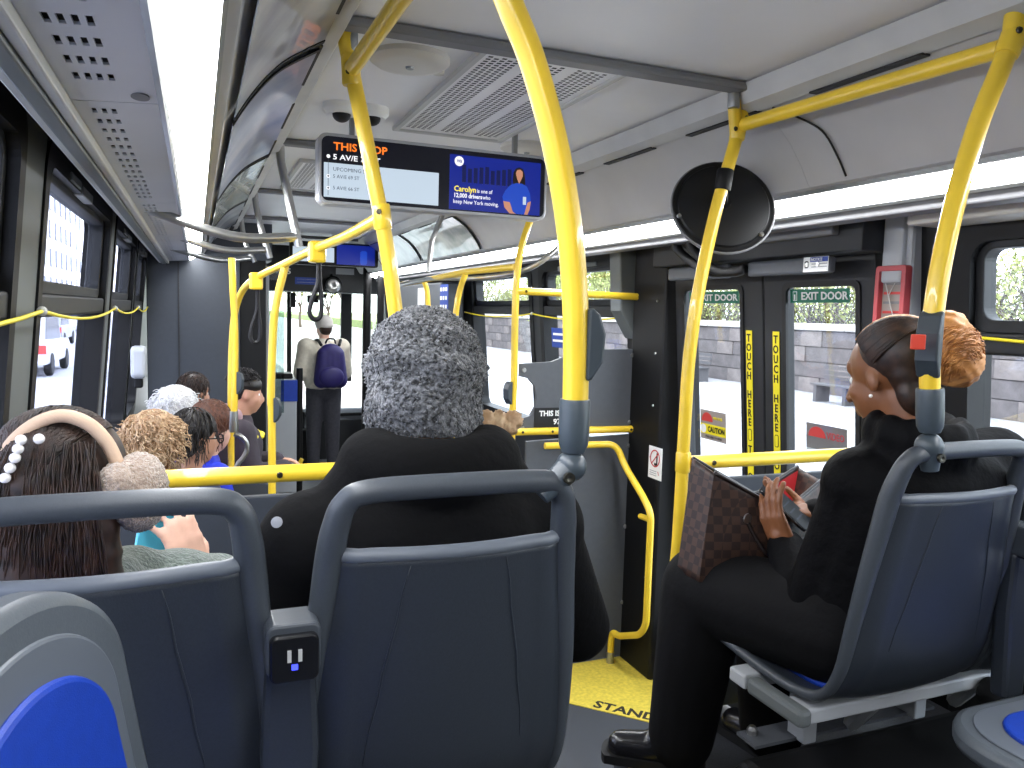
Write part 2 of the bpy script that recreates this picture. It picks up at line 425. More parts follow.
for sgn, nm in ((-1, 'wall_cove_left'), (1, 'wall_cove_right')):
    c = MB()
    for k in range(7):
        y0 = -0.95 + 1.4 * k; q = profile_sweep(cove_profile(sgn), y0 + 0.0004, min(y0 + 1.3996, YF - 1.0))
        c.add(q.v, q.f)
    struct(c.build(nm, 'cove', smooth=True, auto=35))
# metal edge strips with clip covers between ceiling and cove
for sgn, side in ((-1, 9), (1, 10)):
    e = MB().prism([(sgn * 0.552, 2.428), (sgn * 0.572, 2.385), (sgn * 0.612, 2.366), (sgn * 0.608, 2.36), (sgn * 0.565, 2.376), (sgn * 0.54, 2.424)], 0, 'y', YB, YF - 1)
    eo = struct(e.build('trim_%d' % side, 'alu_light'))
    y = 0.2
    while y < 8:
        MB().box(min(sgn * 0.60, sgn * 0.624), max(sgn * 0.60, sgn * 0.624), y, y + 0.34, 2.357, 2.3615).build('black_slot', 'rubber', eo)
        y += 0.55
# light strips (real luminaires)
for sgn, lab in ((-1, 'long white light strip above the left windows'), (1, 'long white light strip above the exit door side')):
    root = empty('light_strip', (sgn * 0.87, 0, 2.13)); tag(root, lab, 'light', 'ceiling light strips')
    def P(x, y, z): return (sgn * x - sgn * 0.87, y, z - 2.13)
    for k in range(6):
        y0 = -1.5 + 1.4 * k + (0.0 if k == 0 else 0.0); y1 = y0 + 1.395
        if k == 5: y1 = 6.55 if sgn < 0 else 8.4
        mb = MB(); pts = [(0.836, 2.152), (0.862, 2.138), (0.888, 2.124), (0.911, 2.114)]
        vs_ = [P(x, y, z) for y in (y0, y1) for (x, z) in pts] + [P(x + 0.008, y, z + 0.012) for y in (y0, y1) for (x, z) in pts]
        n = 4
        mb.add(vs_, [(i, i + 1, n + i + 1, n + i) for i in range(3)] + [(2 * n + i, 3 * n + i, 3 * n + i + 1, 2 * n + i + 1) for i in range(3)] + [(0, n, 3 * n, 2 * n), (3, 2 * n + 3, 3 * n + 3, n + 3)])
        mb.build('diffuser', 'strip_light', root)
    hx = MB(); pts = [(0.829, 2.166), (0.829, 2.150), (0.836, 2.148), (0.842, 2.172), (0.93, 2.128), (0.911, 2.108), (0.917, 2.100), (0.945, 2.126), (0.845, 2.185)]
    hx.prism([(sgn * x - sgn * 0.87, z - 2.13) for x, z in pts], 0, 'y', -1.5, 6.55 if sgn < 0 else 8.4)
    hx.build('housing', 'alu', root)
# perforated air duct panel over the left windows
def perforated(name, m_, x_edges, y_edges, hole, P, parent=None, th=0.004):
    mb = MB(); nx, ny = len(x_edges) - 1, len(y_edges) - 1; ids = {}
    def vid(i, j):
        if (i, j) not in ids: ids[(i, j)] = len(mb.v); mb.v.append(tuple(P(x_edges[i], y_edges[j])))
        return ids[(i, j)]
    for i in range(nx):
        for j in range(ny):
            if not hole(i, j): mb.f.append((vid(i, j), vid(i + 1, j), vid(i + 1, j + 1), vid(i, j + 1)))
    return mb.build(name, m_, parent, solid=th)
duct_z = lambda x: 2.112 - 0.07 * (-0.918 - x)       # x from -0.918 to -1.09
for k in range(6):
    y0 = -1.3 + 1.4 * k; y1 = min(y0 + 1.396, 6.58)
    if y1 - y0 < 0.2: continue
    xe = [-0.914, -0.96]
    cols = [(-0.981, -0.989), (-0.9965, -1.0045), (-1.012, -1.02), (-1.0275, -1.0355)]; xe = [-0.914]
    for a, b in cols: xe += [a, b]
    xe += [-1.058]
    xe = xe[::-1]; ye = [y0]; nr = int((y1 - y0 - 0.06) / 0.084)
    for r in range(nr): ye += [y0 + 0.05 + r * 0.084, y0 + 0.05 + r * 0.084 + 0.036]
    ye += [y1]
    perforated('wall_duct_panel' if k == 0 else 'wall_duct_panel', 'duct', xe, ye, lambda i, j: (i % 2 == 1 and 1 <= i <= (7 if y0 < 1.4 else 5) and j % 2 == 1 and j < len(ye) - 1), lambda x, y: (x, y, duct_z(x)))['kind'] = 'structure'
struct(MB().box(-1.08, -0.93, YB, 6.58, 2.122, 2.127).build('wall_duct_back', 'rubber'))
lb = MB().lathe([(0.0, -0.001), (0.03, -0.001), (0.032, -0.004), (0.0, -0.004)], 20, (0, 0, 0)); lb.v = [(x * 0.45, y * 0.8, z) for x, y, z in lb.v]
lbo = lb.build('duct_badge', 'beam', None, origin=None); lbo.location = (-0.952, 1.45, duct_z(-0.952)); tag(lbo, 'small oval grey badge on the perforated duct panel', 'badge')
# aluminium rails under the duct panel
for k, (x, z, s, m_) in enumerate(((-1.068, 2.092, 0.010, 'alu_light'), (-1.094, 2.085, 0.015, 'pillar_grey'), (-1.119, 2.095, 0.011, 'alu_light'))):
    struct(MB().box(x - s, x + s, YB, 6.58, z - 0.012, z + 0.02).build('trim_%d' % (11 + k), m_, bevel=0.004))
# ---- side walls
def side_wall(sgn, name, spans, z0=0.0, sill=0.98, top=2.09, m_low='wall_dark', pillars='pillar_grey'):
    LE = LEANL if sgn < 0 else LEANR
    X0, X1 = (-HW - 0.10, -HW) if sgn < 0 else (HW, HW + 0.10)
    w = MB()
    ys = [YB] + [q for s in spans for q in s[:2]] + [YF]
    # low wall
    for (a, b, low) in [(s[0], s[1], s[2]) for s in spans]:
        if low > 0: w.box(X0, X1, a, b, z0, low)
        w.box(X0, X1, a, b, s_top(a, b, spans), 2.22)
    o = MB(); o.v, o.f = w.v, w.f
    obj = struct(o.xf(LE).build(name, m_low))
    # pillars between the openings
    edges = [(YB, spans[0][0])] + [(spans[i][1], spans[i + 1][0]) for i in range(len(spans) - 1)] + [(spans[-1][1], YF)]
    for a, b in edges:
        if b - a > 0.005:
            pm = MB(); nseg = 6
            for i in range(nseg):
                pm.box(X0, X1 , a, b, 2.22 * i / nseg, 2.22 * (i + 1) / nseg)
            MBp = pm.xf(LE).build('pillar', pillars if not callable(pillars) else pillars(a, b), obj)
    return obj
def s_top(a, b, spans):
    for s in spans:
        if s[0] == a: return s[3]
    return 2.1
WL = side_wall(-1, 'wall_left', [(0.45, 2.0, 0.98, 2.17), (2.27, 3.86, 0.98, 2.17), (4.08, 5.42, 0.98, 2.17), (5.56, 6.5, 0.98, 2.17)])
def window(sgn, n, y0, y1, z0=0.98, z1=2.07, split=1.80, rearframe=0.045, gmat='glass_tint'):
    LE = LEANL if sgn < 0 else LEANR
    a, b = (HW - 0.006, HW + 0.095)
    mb = MB(); out = rrect(y0 - 0.012, y1 + 0.012, z0 - 0.012, z1 + 0.012, 0.085, 6); inn = rrect(y0 + rearframe, y1 - rearframe, z0 + 0.05, z1 - 0.055, 0.06, 6)
    ring_prism(mb, out, inn, 'x', sgn * a, sgn * b)
    root = struct(mb.xf(LE).build('window_%d' % n, 'black'))
    g = MB().box(sgn * (HW + 0.062), sgn * (HW + 0.068), y0 + 0.03, y1 - 0.03, z0 + 0.03, split - 0.05).xf(LE).build('pane', gmat, root)
    g = MB().box(sgn * (HW + 0.052), sgn * (HW + 0.058), y0 + 0.03, y1 - 0.03, split + 0.02, z1 - 0.03).xf(LE).build('pane', gmat, root)
    # transom sash: frame of the tilting upper light
    mb = MB(); ring_prism(mb, rrect(y0 + 0.035, y1 - 0.035, split - 0.012, z1 - 0.03, 0.05, 6), rrect(y0 + 0.075, y1 - 0.075, split + 0.026, z1 - 0.075, 0.035, 6), 'x', sgn * (HW + 0.02), sgn * (HW + 0.075))
    mb.xf(LE).build('sash', 'wall_dark', root, bevel=0.004)
    MB().box(sgn * (HW + 0.0), sgn * (HW + 0.08), y0 + 0.03, y1 - 0.03, split - 0.075, split - 0.012).xf(LE).build('transom', 'wall_dark', root, bevel=0.008)
    MB().box(sgn * (HW - 0.012), sgn * (HW + 0.02), y0 + 0.35, y0 + 0.55, z1 - 0.05, z1 - 0.025).xf(LE).build('latch', 'pillar_grey', root, bevel=0.004)
    MB().box(sgn * (HW - 0.010), sgn * (HW + 0.02), y0 + 0.62, y0 + 0.86, z1 - 0.06, z1 - 0.03).xf(LE).build('latch', 'alu', root, bevel=0.004)
    return root
W2 = None
for n, (a, b) in enumerate(((0.45, 2.0), (2.27, 3.86), (4.08, 5.42), (5.56, 6.5))):
    q = window(-1, n + 1, a, b, z1=2.17)
    if n >= 1:
        c = Vector((-HW - 0.055 + 0.085 * (1.68 - 1.2), 3.95 if n == 1 else (a + 0.55), 1.62))
for k, y in enumerate((4.55, 5.85)):
    st = plate('emergency_decal', (-HW - 0.058 + 0.04, y, 1.62), (0, -1, 0), (0, 0, 1), 0.22, 0.16, 0.002, 'blue_sign'); 
    tag(st, ('blue exit notice stuck on the third left window', 'blue exit notice stuck on the last left window')[k], 'sticker', 'exit notices on the left windows')
    for r_i in range(2): plate('print_line', (-HW - 0.056 + 0.041, y, 1.65 - 0.06 * r_i), (0, -1, 0), (0, 0, 1), 0.16, 0.016, 0.0015, 'white_paint', st)
# ---- right wall: rear window, posts, exit door opening, front windows, front panel, front door
WR = side_wall(1, 'wall_right', [(-0.4, 1.68, 0.98, 2.04), (1.94, 3.12, 0.0, 2.13), (3.56, 4.72, 0.98, 2.08), (4.86, 6.12, 0.98, 2.08), (8.1, 9.3, 0.0, 2.1)], pillars=lambda a, b: 'black' if b < 4 or a < 0 else 'wall_dark')
window(1, 5, -0.4, 1.68, 0.95, 2.07, split=1.765, rearframe=0.05, gmat='glass_clear')
window(1, 6, 3.56, 4.72, gmat='glass_clear', split=1.84, z1=2.1); window(1, 7, 4.86, 6.12, gmat='glass_clear', split=1.84, z1=2.1)
RX = lambda z: HW - 0.085 * (z - 1.2)
# headers above the windows / door, under the strip
hd = MB().box(0.95, 1.17, YB, YF - 1, 2.135, 2.20).build('wall_header_right', 'wall_dark'); struct(hd)
MB().box(0.93, 1.0, YB, 8.4, 2.075, 2.125).build('header_rail', 'beam', hd, bevel=0.006)
hd = MB().box(-1.17, -0.93, YB, YF - 1, 2.185, 2.21).build('wall_header_left', 'wall_dark'); struct(hd)
# grey post behind the door with the light cover, and a box over the rear window
pm = MB().prism([(1.21, 0), (1.36, 0), (1.36, 2.13), (1.18, 2.13)], 0, 'y', 1.80, 1.915); pmo = struct(pm.build('wall_post_rear', 'post_grey', bevel=0.012))
MB().box(1.165, 1.2, 1.82, 1.90, 1.90, 2.11).build('post_cover', 'post_grey', pmo, bevel=0.01)
MB().box(1.06, 1.2, 1.36, 1.72, 2.06, 2.115).build('cover_box', 'plastic_cream', pmo, bevel=0.006)
# black post in front of the door with grey top cover
pm = MB().box(1.165, HW, 3.13, 3.43, 0, 2.13); pfo = struct(pm.build('wall_post_front', 'black', bevel=0.015))
for z in (0.25, 0.5, 0.8, 1.1, 1.35, 1.6, 1.85):
    MB().lathe([(0.0, 0), (0.007, 0), (0.005, 0.004), (0, 0.004)], 8, (1.165, 3.2, z), (-1, 0, 0)).build('screw', 'steel', pfo)
MB().prism([(1.09, 2.12), (1.26, 2.12), (1.26, 1.66), (1.2, 1.66), (1.11, 1.80)], 0, 'y', 3.45, 3.56).build('corner_cover', 'pillar_grey', pfo, bevel=0.01)
# ---- exit door
DX = 1.26
def door_leaf(n, y0, y1, gy0, gy1, caution_right):
    mb = MB(); out = [(y0, 0.02), (y1, 0.02), (y1, 2.02), (y0, 2.02)]; inn = [(gy0, 0.30), (gy1, 0.30), (gy1, 1.905), (gy0, 1.905)]
    ring_prism(mb, out, inn, 'x', DX, DX + 0.045)
    d = struct(mb.xf(LEANR).build('door_%d' % n, 'wall_dark', bevel=0.006))
    MB().box(DX + 0.02, DX + 0.026, gy0 - 0.01, gy1 + 0.01, 0.29, 1.915).xf(LEANR).build('pane', 'glass_clear', d)
    mb = MB(); ring_prism(mb, rrect(gy0 - 0.012, gy1 + 0.012, 0.288, 1.917, 0.03), rrect(gy0 + 0.008, gy1 - 0.008, 0.308, 1.897, 0.025), 'x', DX - 0.006, DX + 0.005)
    mb.xf(LEANR).build('gasket', 'rubber', d)
    return d
dl = door_leaf(1, 2.505, 3.11, 2.63, 3.04, 0); dr = door_leaf(2, 1.95, 2.495, 2.02, 2.375, 1)
Lr, Lu = Vector((0, -1, 0)), Vector((-0.085, 0, 1)).normalized()     # right / up on the inside of the right wall
def onwall(y, z, off=0.0): return Vector((DX - 0.085 * (z - 1.2) - off, y, z))
def exit_sign(d, y0, y1, z, h):
    s = plate('exit_sign', onwall((y0 + y1) / 2, z, 0.004 - 0.02), Lr, Lu, abs(y1 - y0), h, 0.002, 'green_sign', d)
    w = abs(y1 - y0)
    text('lettering', 'EXIT DOOR', h * 0.78, onwall(max(y0, y1) - 0.20 * w, z - h * 0.27, 0.006 - 0.02), Lr, Lu, 'white_paint', s, bold=0.025, sx=0.78 * w / (h * 0.78 * 5.35))
    plate('pictogram', onwall(max(y0, y1) - 0.09 * w, z, 0.006 - 0.02), Lr, Lu, h * 0.42, h * 0.7, 0.001, 'white_paint', s)
    plate('pictogram', onwall(max(y0, y1) - 0.09 * w, z, 0.0065 - 0.02), Lr, Lu, h * 0.32, h * 0.6, 0.001, 'green_sign', s)
    plate('pictogram', onwall(max(y0, y1) - 0.09 * w, z - 0.004, 0.0072 - 0.02), Lr, Lu, h * 0.12, h * 0.4, 0.001, 'white_paint', s)
exit_sign(dl, 2.67, 3.02, 1.865, 0.05); exit_sign(dr, 2.075, 2.365, 1.866, 0.05)
for d, yc in ((dl, 2.585), (dr, 2.425)):
    s = plate('touch_strip', onwall(yc, 1.31, 0.003), Lr, Vector((0, 0, 1)), 0.036, 0.84, 0.002, 'yellow_sign', d)
    s.data.transform(Matrix.Identity(4))
    for v in s.data.vertices: v.co.x = DX - 0.085 * (v.co.z - 1.2) - 0.004 + (0.002 if v.co.x > DX - 0.085 * (1.31 - 1.2) - 0.002 else 0)
    z = 1.70
    for ch in 'TOUCH HERE':
        if ch != ' ': text('lettering', ch, 0.044, onwall(yc, z - 0.015, 0.005), Lr, Lu, 'ink_black', s, ax='CENTER', bold=0.02, sx=0.85)
        z -= 0.0385
    # hand mark
    plate('hand_mark', onwall(yc, z - 0.015, 0.005), Lr, Lu, 0.022, 0.05, 0.0008, 'ink_black', s, r=0.008)
    plate('hand_mark', onwall(yc, z - 0.015, 0.0056), Lr, Lu, 0.016, 0.044, 0.0008, 'yellow_sign', s, r=0.006)
    z -= 0.075
    for ch in 'TO OPEN':
        if ch != ' ': text('lettering', ch, 0.044, onwall(yc, z - 0.015, 0.005), Lr, Lu, 'ink_black', s, ax='CENTER', bold=0.02, sx=0.85)
        z -= 0.0385
# caution stickers on the glass
def caution(d, c, w, h, mirrored):
    off = 0.004 - 0.02
    s = plate('caution_sticker', c, Lr, Lu, w, h, 0.0015, 'silver_sticker', d)
    n = Lr.cross(Lu)
    q = lambda a, b, k: c + Lr * (a * w) + Lu * (b * h) + n * (0.0008 * k)
    mb = MB(); pts = [(math.cos(math.pi * i / 12) * 0.22, math.sin(math.pi * i / 12) * 0.30) for i in range(13)]
    mb.prism(pts, 0, 'z', 0, 0.0008); cc = q(-0.22, 0.12, 1)
    mb.xf(lambda p: cc + Lr * (p.x * w) + Lu * (p.y * h) + n * p.z).build('red_emblem', 'red_paint', s)
    if not mirrored:
        plate('yellow_band', q(0.0, -0.14, 1), Lr, Lu, w * 0.98, h * 0.34, 0.0008, 'yellow_sign', s)
        text('lettering', 'CAUTION', h * 0.26, q(-0.2, -0.22, 2), Lr, Lu, 'ink_black', s, bold=0.03, sx=w * 0.62 / (h * 0.26 * 4.3))
        plate('pictogram', q(-0.38, -0.14, 2), Lr, Lu, h * 0.3, h * 0.3, 0.0008, 'white_paint', s, r=h * 0.14)
        text('lettering', 'PUSH HERE TO OPEN', h * 0.10, q(-0.3, -0.43, 1), Lr, Lu, 'ink', s, sx=0.9)
        text('lettering', 'VIDEO IN USE', h * 0.13, q(0.02, 0.22, 1), Lr, Lu, 'yellow_sign', s, sx=0.6)
    else:
        text('lettering', 'VIDEO', h * 0.28, q(0.02, 0.12, 1), Lr, Lu, 'red_case', s, bold=0.02, sx=0.8)
        plate('white_band', q(0.0, -0.36, 1), Lr, Lu, w * 0.98, h * 0.24, 0.0008, 'white_paint', s)
caution(dl, at(713, 426, x=DX + 0.01), 0.185, 0.135, False)
caution(dr, at(826, 443, x=DX + 0.01), 0.20, 0.13, True)
# door header with the drive arms
dh = struct(MB().box(1.08, 1.22, 1.90, 3.12, 2.0, 2.14).build('door_header', 'wall_dark', bevel=0.006))
MB().box(1.05, 1.085, 2.0, 2.55, 2.055, 2.12).build('drive_box', 'beam', dh, bevel=0.008)
for y0, y1 in ((2.02, 2.44), (2.56, 2.98)):
    b = MB().box(1.07, 1.10, y0, y1, 1.935, 1.99).build('drive_bracket', 'panel_grey', dh, bevel=0.01)
    for yy in (y0 + 0.05, y0 + 0.10): MB().lathe([(0, 0), (0.011, 0), (0.008, 0.006), (0, 0.006)], 8, (1.07, yy, 1.965), (-1, 0, 0)).build('bolt', 'steel', b)
for dy in (0.0, 0.10):
    MB().tube(spline([(0.98, 2.72 + dy, 2.11), (1.0, 2.68 + dy, 2.04), (1.04, 2.60 + dy * 0.5, 1.965), (1.06, 2.50, 1.955), (1.06, 2.44, 1.965)], 8), 0.019, 10).build('drive_arm', 'rubber', dh, smooth=True)
s = plate('notice_sticker', (1.066, 2.08, 1.965), Lr, (0, 0, 1), 0.115, 0.05, 0.001, 'white_paint', dh)
plate('blue_band', (1.065, 2.065, 1.981), Lr, (0, 0, 1), 0.08, 0.016, 0.001, 'blue_sign', s)
text('lettering', 'NOTICE', 0.014, (1.0638, 2.10, 1.976), Lr, (0, 0, 1), 'white_paint', s, bold=0.02)
for k in range(2): plate('print_line', (1.065, 2.063, 1.966 - 0.010 * k), Lr, (0, 0, 1), 0.07, 0.003, 0.001, 'grey_paint', s)
plate('pictogram', (1.065, 2.122, 1.965), Lr, (0, 0, 1), 0.018, 0.024, 0.001, 'ink_black', s, r=0.006)
# red break-glass frame on the grey post
rc = empty('emergency_notice', (1.172, 1.857, 1.84)); tag(rc, 'red framed emergency instruction card on the grey post', 'sign')
mb = MB(); ring_prism(mb, rrect(-0.058, 0.058, -0.135, 0.115, 0.01), rrect(-0.042, 0.042, -0.118, 0.098, 0.006), 'x', -0.012, 0.018); mb.build('frame', 'red_case', rc, bevel=0.003)
MB().box(0.008, 0.014, -0.045, 0.045, -0.12, 0.10).build('card', 'silver_sticker', rc)
for k in range(5): MB().box(0.004, 0.008, -0.034, 0.034, 0.055 - 0.03 * k, 0.063 - 0.03 * k).build('print_line', 'red_paint' if k % 2 else 'beam', rc)
MB().tube([(0.0, 0.038, 0.094), (0.0, -0.036, -0.112)], 0.0018, 6).build('crack', 'alu_light', rc)
MB().tube([(0.0, -0.03, 0.094), (0.0, 0.012, 0.02)], 0.0014, 6).build('crack', 'alu_light', rc)
# no-standing sticker on the black post
sp = at(655, 463, x=1.163); s = plate('warning_sticker', sp, Lr, (0, 0, 1), 0.115, 0.155, 0.002, 'white_paint'); tag(s, 'white sticker with a red crossed circle on the black door post', 'sticker')
mb = MB(); ring_prism(mb, [(0.042 * math.cos(a * math.pi / 12), 0.042 * math.sin(a * math.pi / 12) + 0.022) for a in range(24)], [(0.036 * math.cos(a * math.pi / 12), 0.036 * math.sin(a * math.pi / 12) + 0.022) for a in range(24)], 'z', 0, 0.001)
X_ = lambda p: sp + Vector((-0.001, 0, 0)) + Lr * p.x + Vector((0, 0, 1)) * p.y + Vector((-1, 0, 0)) * p.z
mb.xf(X_).build('red_ring', 'red_paint', s)
mb = MB(); mb.prism([(-0.032, -0.006), (-0.028, -0.010), (0.032, 0.050), (0.028, 0.054)], 0, 'z', 0, 0.001); mb.xf(X_).build('red_bar', 'red_paint', s)
mb = MB(); mb.prism([(-0.006, -0.012), (0.022, -0.012), (0.022, 0.05), (0.012, 0.05), (0.012, 0.0), (-0.006, 0.0)], 0, 'z', 0, 0.0006); mb.xf(X_).build('pictogram', 'ink', s)
for k in range(3): plate('print_line', X_(Vector((-0.012, -0.04 - 0.010 * k, 0.0006))), Lr, (0, 0, 1), 0.06, 0.003, 0.0006, 'grey_paint', s)
plate('print_line', X_(Vector((0.035, -0.05, 0.0006))), Lr, (-0.3, 0, 1), 0.005, 0.03, 0.0006, 'red_paint', s)
# ---- modesty panel ahead of the exit door
PY = 3.42
mp = empty('modesty_panel', (0.85, PY, 0)); tag(mp, 'grey modesty panel with a notched edge in front of the exit door', 'panel')
L = lambda x, z: (x - 0.85, z)
left = [(0.555, 1.535), (0.555, 1.475), (0.60, 1.465), (0.632, 1.43), (0.645, 1.38), (0.64, 1.33), (0.615, 1.285), (0.57, 1.272), (0.555, 1.26), (0.555, 1.19)]
up = [(0.555, 1.19), (1.185, 1.21), (1.185, 1.61), (0.86, 1.605), (0.80, 1.575), (0.72, 1.545), (0.555, 1.537)]
poly = [L(*p) for p in (left[::-1] + up[::-1][1:-1])]
MB().prism(poly, 0, 'y', -0.01, 0.01).build('upper_board', 'panel_grey', mp)
MB().prism([L(0.60, 0.015), L(1.185, 0.015), L(1.185, 1.18), L(0.60, 1.16)], 0, 'y', -0.01, 0.01).build('lower_board', 'panel_grey', mp)
s = plate('fleet_sticker', (0.67 - 0.85 + 0.10, -0.013, 1.275), (1, 0, 0), (0, 0, 1), 0.27, 0.095, 0.002, 'ink_black', mp)
text('lettering', 'THIS IS BUS', 0.036, (-0.31 + 0.12, -0.0145, 1.283), (1, 0, 0), (0, 0, 1), 'white_paint', s, bold=0.03)
text('lettering', '9755', 0.036, (-0.24 + 0.125, -0.0145, 1.242), (1, 0, 0), (0, 0, 1), 'white_paint', s, bold=0.03, sx=1.1)
for (x, z) in ((1.165, 1.58), (1.165, 1.24), (1.165, 1.12), (0.575, 1.505), (0.575, 1.225), (1.165, 0.7), (1.165, 0.3)):
    MB().lathe([(0, 0), (0.012, 0), (0.009, 0.008), (0, 0.008)], 10, (x - 0.85, -0.01, z), (0, -1, 0)).build('bolt', 'steel', mp)
# ---- exit side of the left rear seats: barrier panel with yellow bar, and its right twin
def barrier(lab, x0, x1, zr, y, xe):
    b = empty('barrier', ((x0 + x1) / 2, y, PZ)); tag(b, lab, 'barrier'); c = (x0 + x1) / 2
    MB().tube([(x0 - c, 0, zr - PZ), (x1 - c, 0, zr - PZ)], 0.021, 16).build('rail', 'yellow', b, smooth=True, auto=40)
    MB().box(x0 - c + 0.02, x1 - c - 0.02, -0.01, 0.012, 0.03, zr - PZ - 0.05).build('board', 'partition', b, bevel=0.004)
    for x in xe: MB().lathe([(0, 0), (0.008, 0), (0.006, 0.004), (0, 0.004)], 8, (x - c, -0.02, zr - PZ), (0, -1, 0)).build('screw', 'screw', b)
    return b
zb = at(310, 472, y=1.9).z
barrier('yellow topped barrier in front of the left seat pair', -1.2, -0.43, zb, 1.9, (-0.69, -1.05))
zc = at(740, 460, y=1.9).z
barrier('yellow topped barrier between the exit door and the right seat pair', 0.47, 1.18, zc, 1.9, (0.50, 0.545))
# ================================================================== FRONT OF THE BUS
wp = struct(MB().box(-1.22, -0.545, 6.6, 6.64, 0, 2.14).build('wall_driver', 'partition', bevel=0.006))
MB().box(-1.0, -0.99, 6.592, 6.6, 0.1, 2.1).build('seam', 'wall_dark', wp)
struct(MB().box(-1.22, -0.3, 6.6, 7.0, 2.14, 2.46).build('wall_driver_top', 'partition'))
struct(MB().box(-0.545, -0.345, 6.62, 6.72, 0, 2.2).build('wall_driver_post', 'black', bevel=0.008))
ds = struct(MB().box(-0.345, -0.20, 6.66, 6.67, 0.9, 2.1).build('window_10', 'glass_shield'))
MB().box(-0.345, -0.318, 6.65, 6.68, 0.0, 2.1).build('frame', 'alu', ds)
hy = 8.9
z0 = at(320, 292, y=hy).z
hdr = struct(MB().box(-1.3, 1.3, hy, hy + 0.5, z0, 2.6).build('wall_front_header', 'wall_dark', bevel=0.01))
def front_plate(name, u0, v0, u1, v1, m_, y=hy, parent=hdr, th=0.006, r=0.0):
    a = at(u0, v0, y=y); b = at(u1, v1, y=y)
    return plate(name, ((a.x + b.x) / 2, y - th, (a.z + b.z) / 2), (1, 0, 0), (0, 0, 1), abs(b.x - a.x), abs(a.z - b.z), th, m_, parent, r)
front_plate('blue_notice', 295, 277, 321, 285, 'blue_sign')
for v in (279.5, 282.5): front_plate('print_line', 297, v - 0.5, 319, v + 0.5, 'white_paint', y=hy - 0.006, th=0.002)
front_plate('grey_plate', 336, 268, 354, 275, 'grey_paint')
p = at(291, 274, y=hy); text('fleet_number', '9755', 0.085, (p.x, hy - 0.004, p.z), (1, 0, 0), (0, 0, 1), 'white_paint', hdr, ax='RIGHT', bold=0.02)
pm_ = at(333, 285, y=hy - 0.1)
mr = empty('round_mirror', pm_); tag(mr, 'small round mirror under the front destination header', 'mirror')
MB().tube([(0, 0.03, 0.0), (0, 0.1, 0.12)], 0.015, 8).build('arm', 'black', mr); MB().lathe([(0, 0.03), (0.085, 0.02), (0.10, 0.0), (0.09, -0.02), (0.0, -0.035)], 24, (0, 0, 0), (0, 1, 0)).build('rim', 'black', mr, smooth=True)
MB().lathe([(0.085, -0.022), (0.06, -0.035), (0.0, -0.045), (0.0, -0.02)], 24, (0, 0, 0), (0, 1, 0)).build('glass', 'steel', mr, smooth=True)
# windscreen and mullions
wsY = 9.55
ws = struct(MB().box(-1.25, 1.25, wsY, wsY + 0.01, 0.9, z0 + 0.1).build('window_8', 'glass_front'))
for (u, w) in ((346, 0.13), (289, 0.05)):
    x = at(u, 330, y=wsY - 0.05).x; MB().box(x - w / 2, x + w / 2, wsY - 0.09, wsY - 0.02, 0.9, z0 + 0.05).build('mullion', 'black', ws, bevel=0.01)
for (u, v, w, h) in ((293, 300, 0.06, 0.17), (313, 299, 0.13, 0.09), (323, 296, 0.08, 0.05)):
    p = at(u, v, y=9.3); q = MB().box(p.x - w / 2, p.x + w / 2, 9.28, 9.34, p.z - h / 2, p.z + h / 2).build('sensor_box', 'black', ws, bevel=0.01)
zd = at(340, 408, y=9.0).z
dsh = struct(MB().box(-1.25, 1.2, 9.0, 9.5, 0.0, zd).build('wall_dashboard', 'dash', bevel=0.02))
MB().box(0.02, 0.36, 8.985, 9.0, 0.35, zd - 0.06).build('access_door', 'dash', dsh, bevel=0.005)
MB().box(0.42, 1.0, 8.985, 9.0, 0.05, 0.5).build('lower_panel', 'wall_dark', dsh, bevel=0.005)
MB().box(0.0, 1.0, 8.95, 9.0, 0.55, 0.58).build('ledge', 'black', dsh)
struct(MB().box(-1.3, -0.2, 7.3, 7.9, 0, 0.02).build('floor_cab', 'floor'))
# front right: black pole, door area
fpx = at(367, 300, y=8.3).x
fp = MB().tube([(fpx, 8.3, 0), (fpx, 8.3, 2.44)], 0.045, 12).build('front_post', 'black', None, smooth=True, auto=40); struct(fp)
fpx2 = at(381, 300, y=8.0).x
struct(MB().box(fpx2 - 0.03, fpx2 + 0.03, 8.0, 8.06, 0, 2.3).build('door_post', 'black'))
fd = struct(MB().box(HW - 0.03, HW + 0.02, 8.15, 9.25, 0.05, 0.9).build('door_3', 'wall_dark')); MB().box(HW - 0.005, HW + 0.0, 8.15, 9.25, 0.9, 2.05).build('pane', 'glass_clear', fd)
for y in (8.15, 8.7, 9.22): MB().box(HW - 0.03, HW + 0.02, y - 0.03, y + 0.03, 0.9, 2.1).build('stile', 'black', fd)
# grey panel with accessibility notice on the right wall ahead of the windows
gp = struct(MB().box(1.0, 1.2, 6.2, 7.9, 0.0, 2.02).build('wall_equipment_cabinet', 'panel_grey', bevel=0.02))
c = at(444, 298, x=0.995)
s = plate('access_notice', c, Lr, (0, 0, 1), 0.22, 0.22, 0.003, 'blue_sign', gp)
for k in range(3):
    for j in range(3): plate('print_line', (0.990, c.y + 0.07 - 0.07 * j, c.z + 0.07 - 0.07 * k), Lr, (0, 0, 1), 0.045, 0.03, 0.001, 'white_paint', s)
c = at(421, 297, x=0.995); plate('paper_notice', c, Lr, (0, 0, 1), 0.22, 0.16, 0.003, 'white_paint', gp)
MB().box(0.95, 1.0, 6.2, 7.6, 1.70, 1.725).build('grab_bar', 'alu_light', gp)
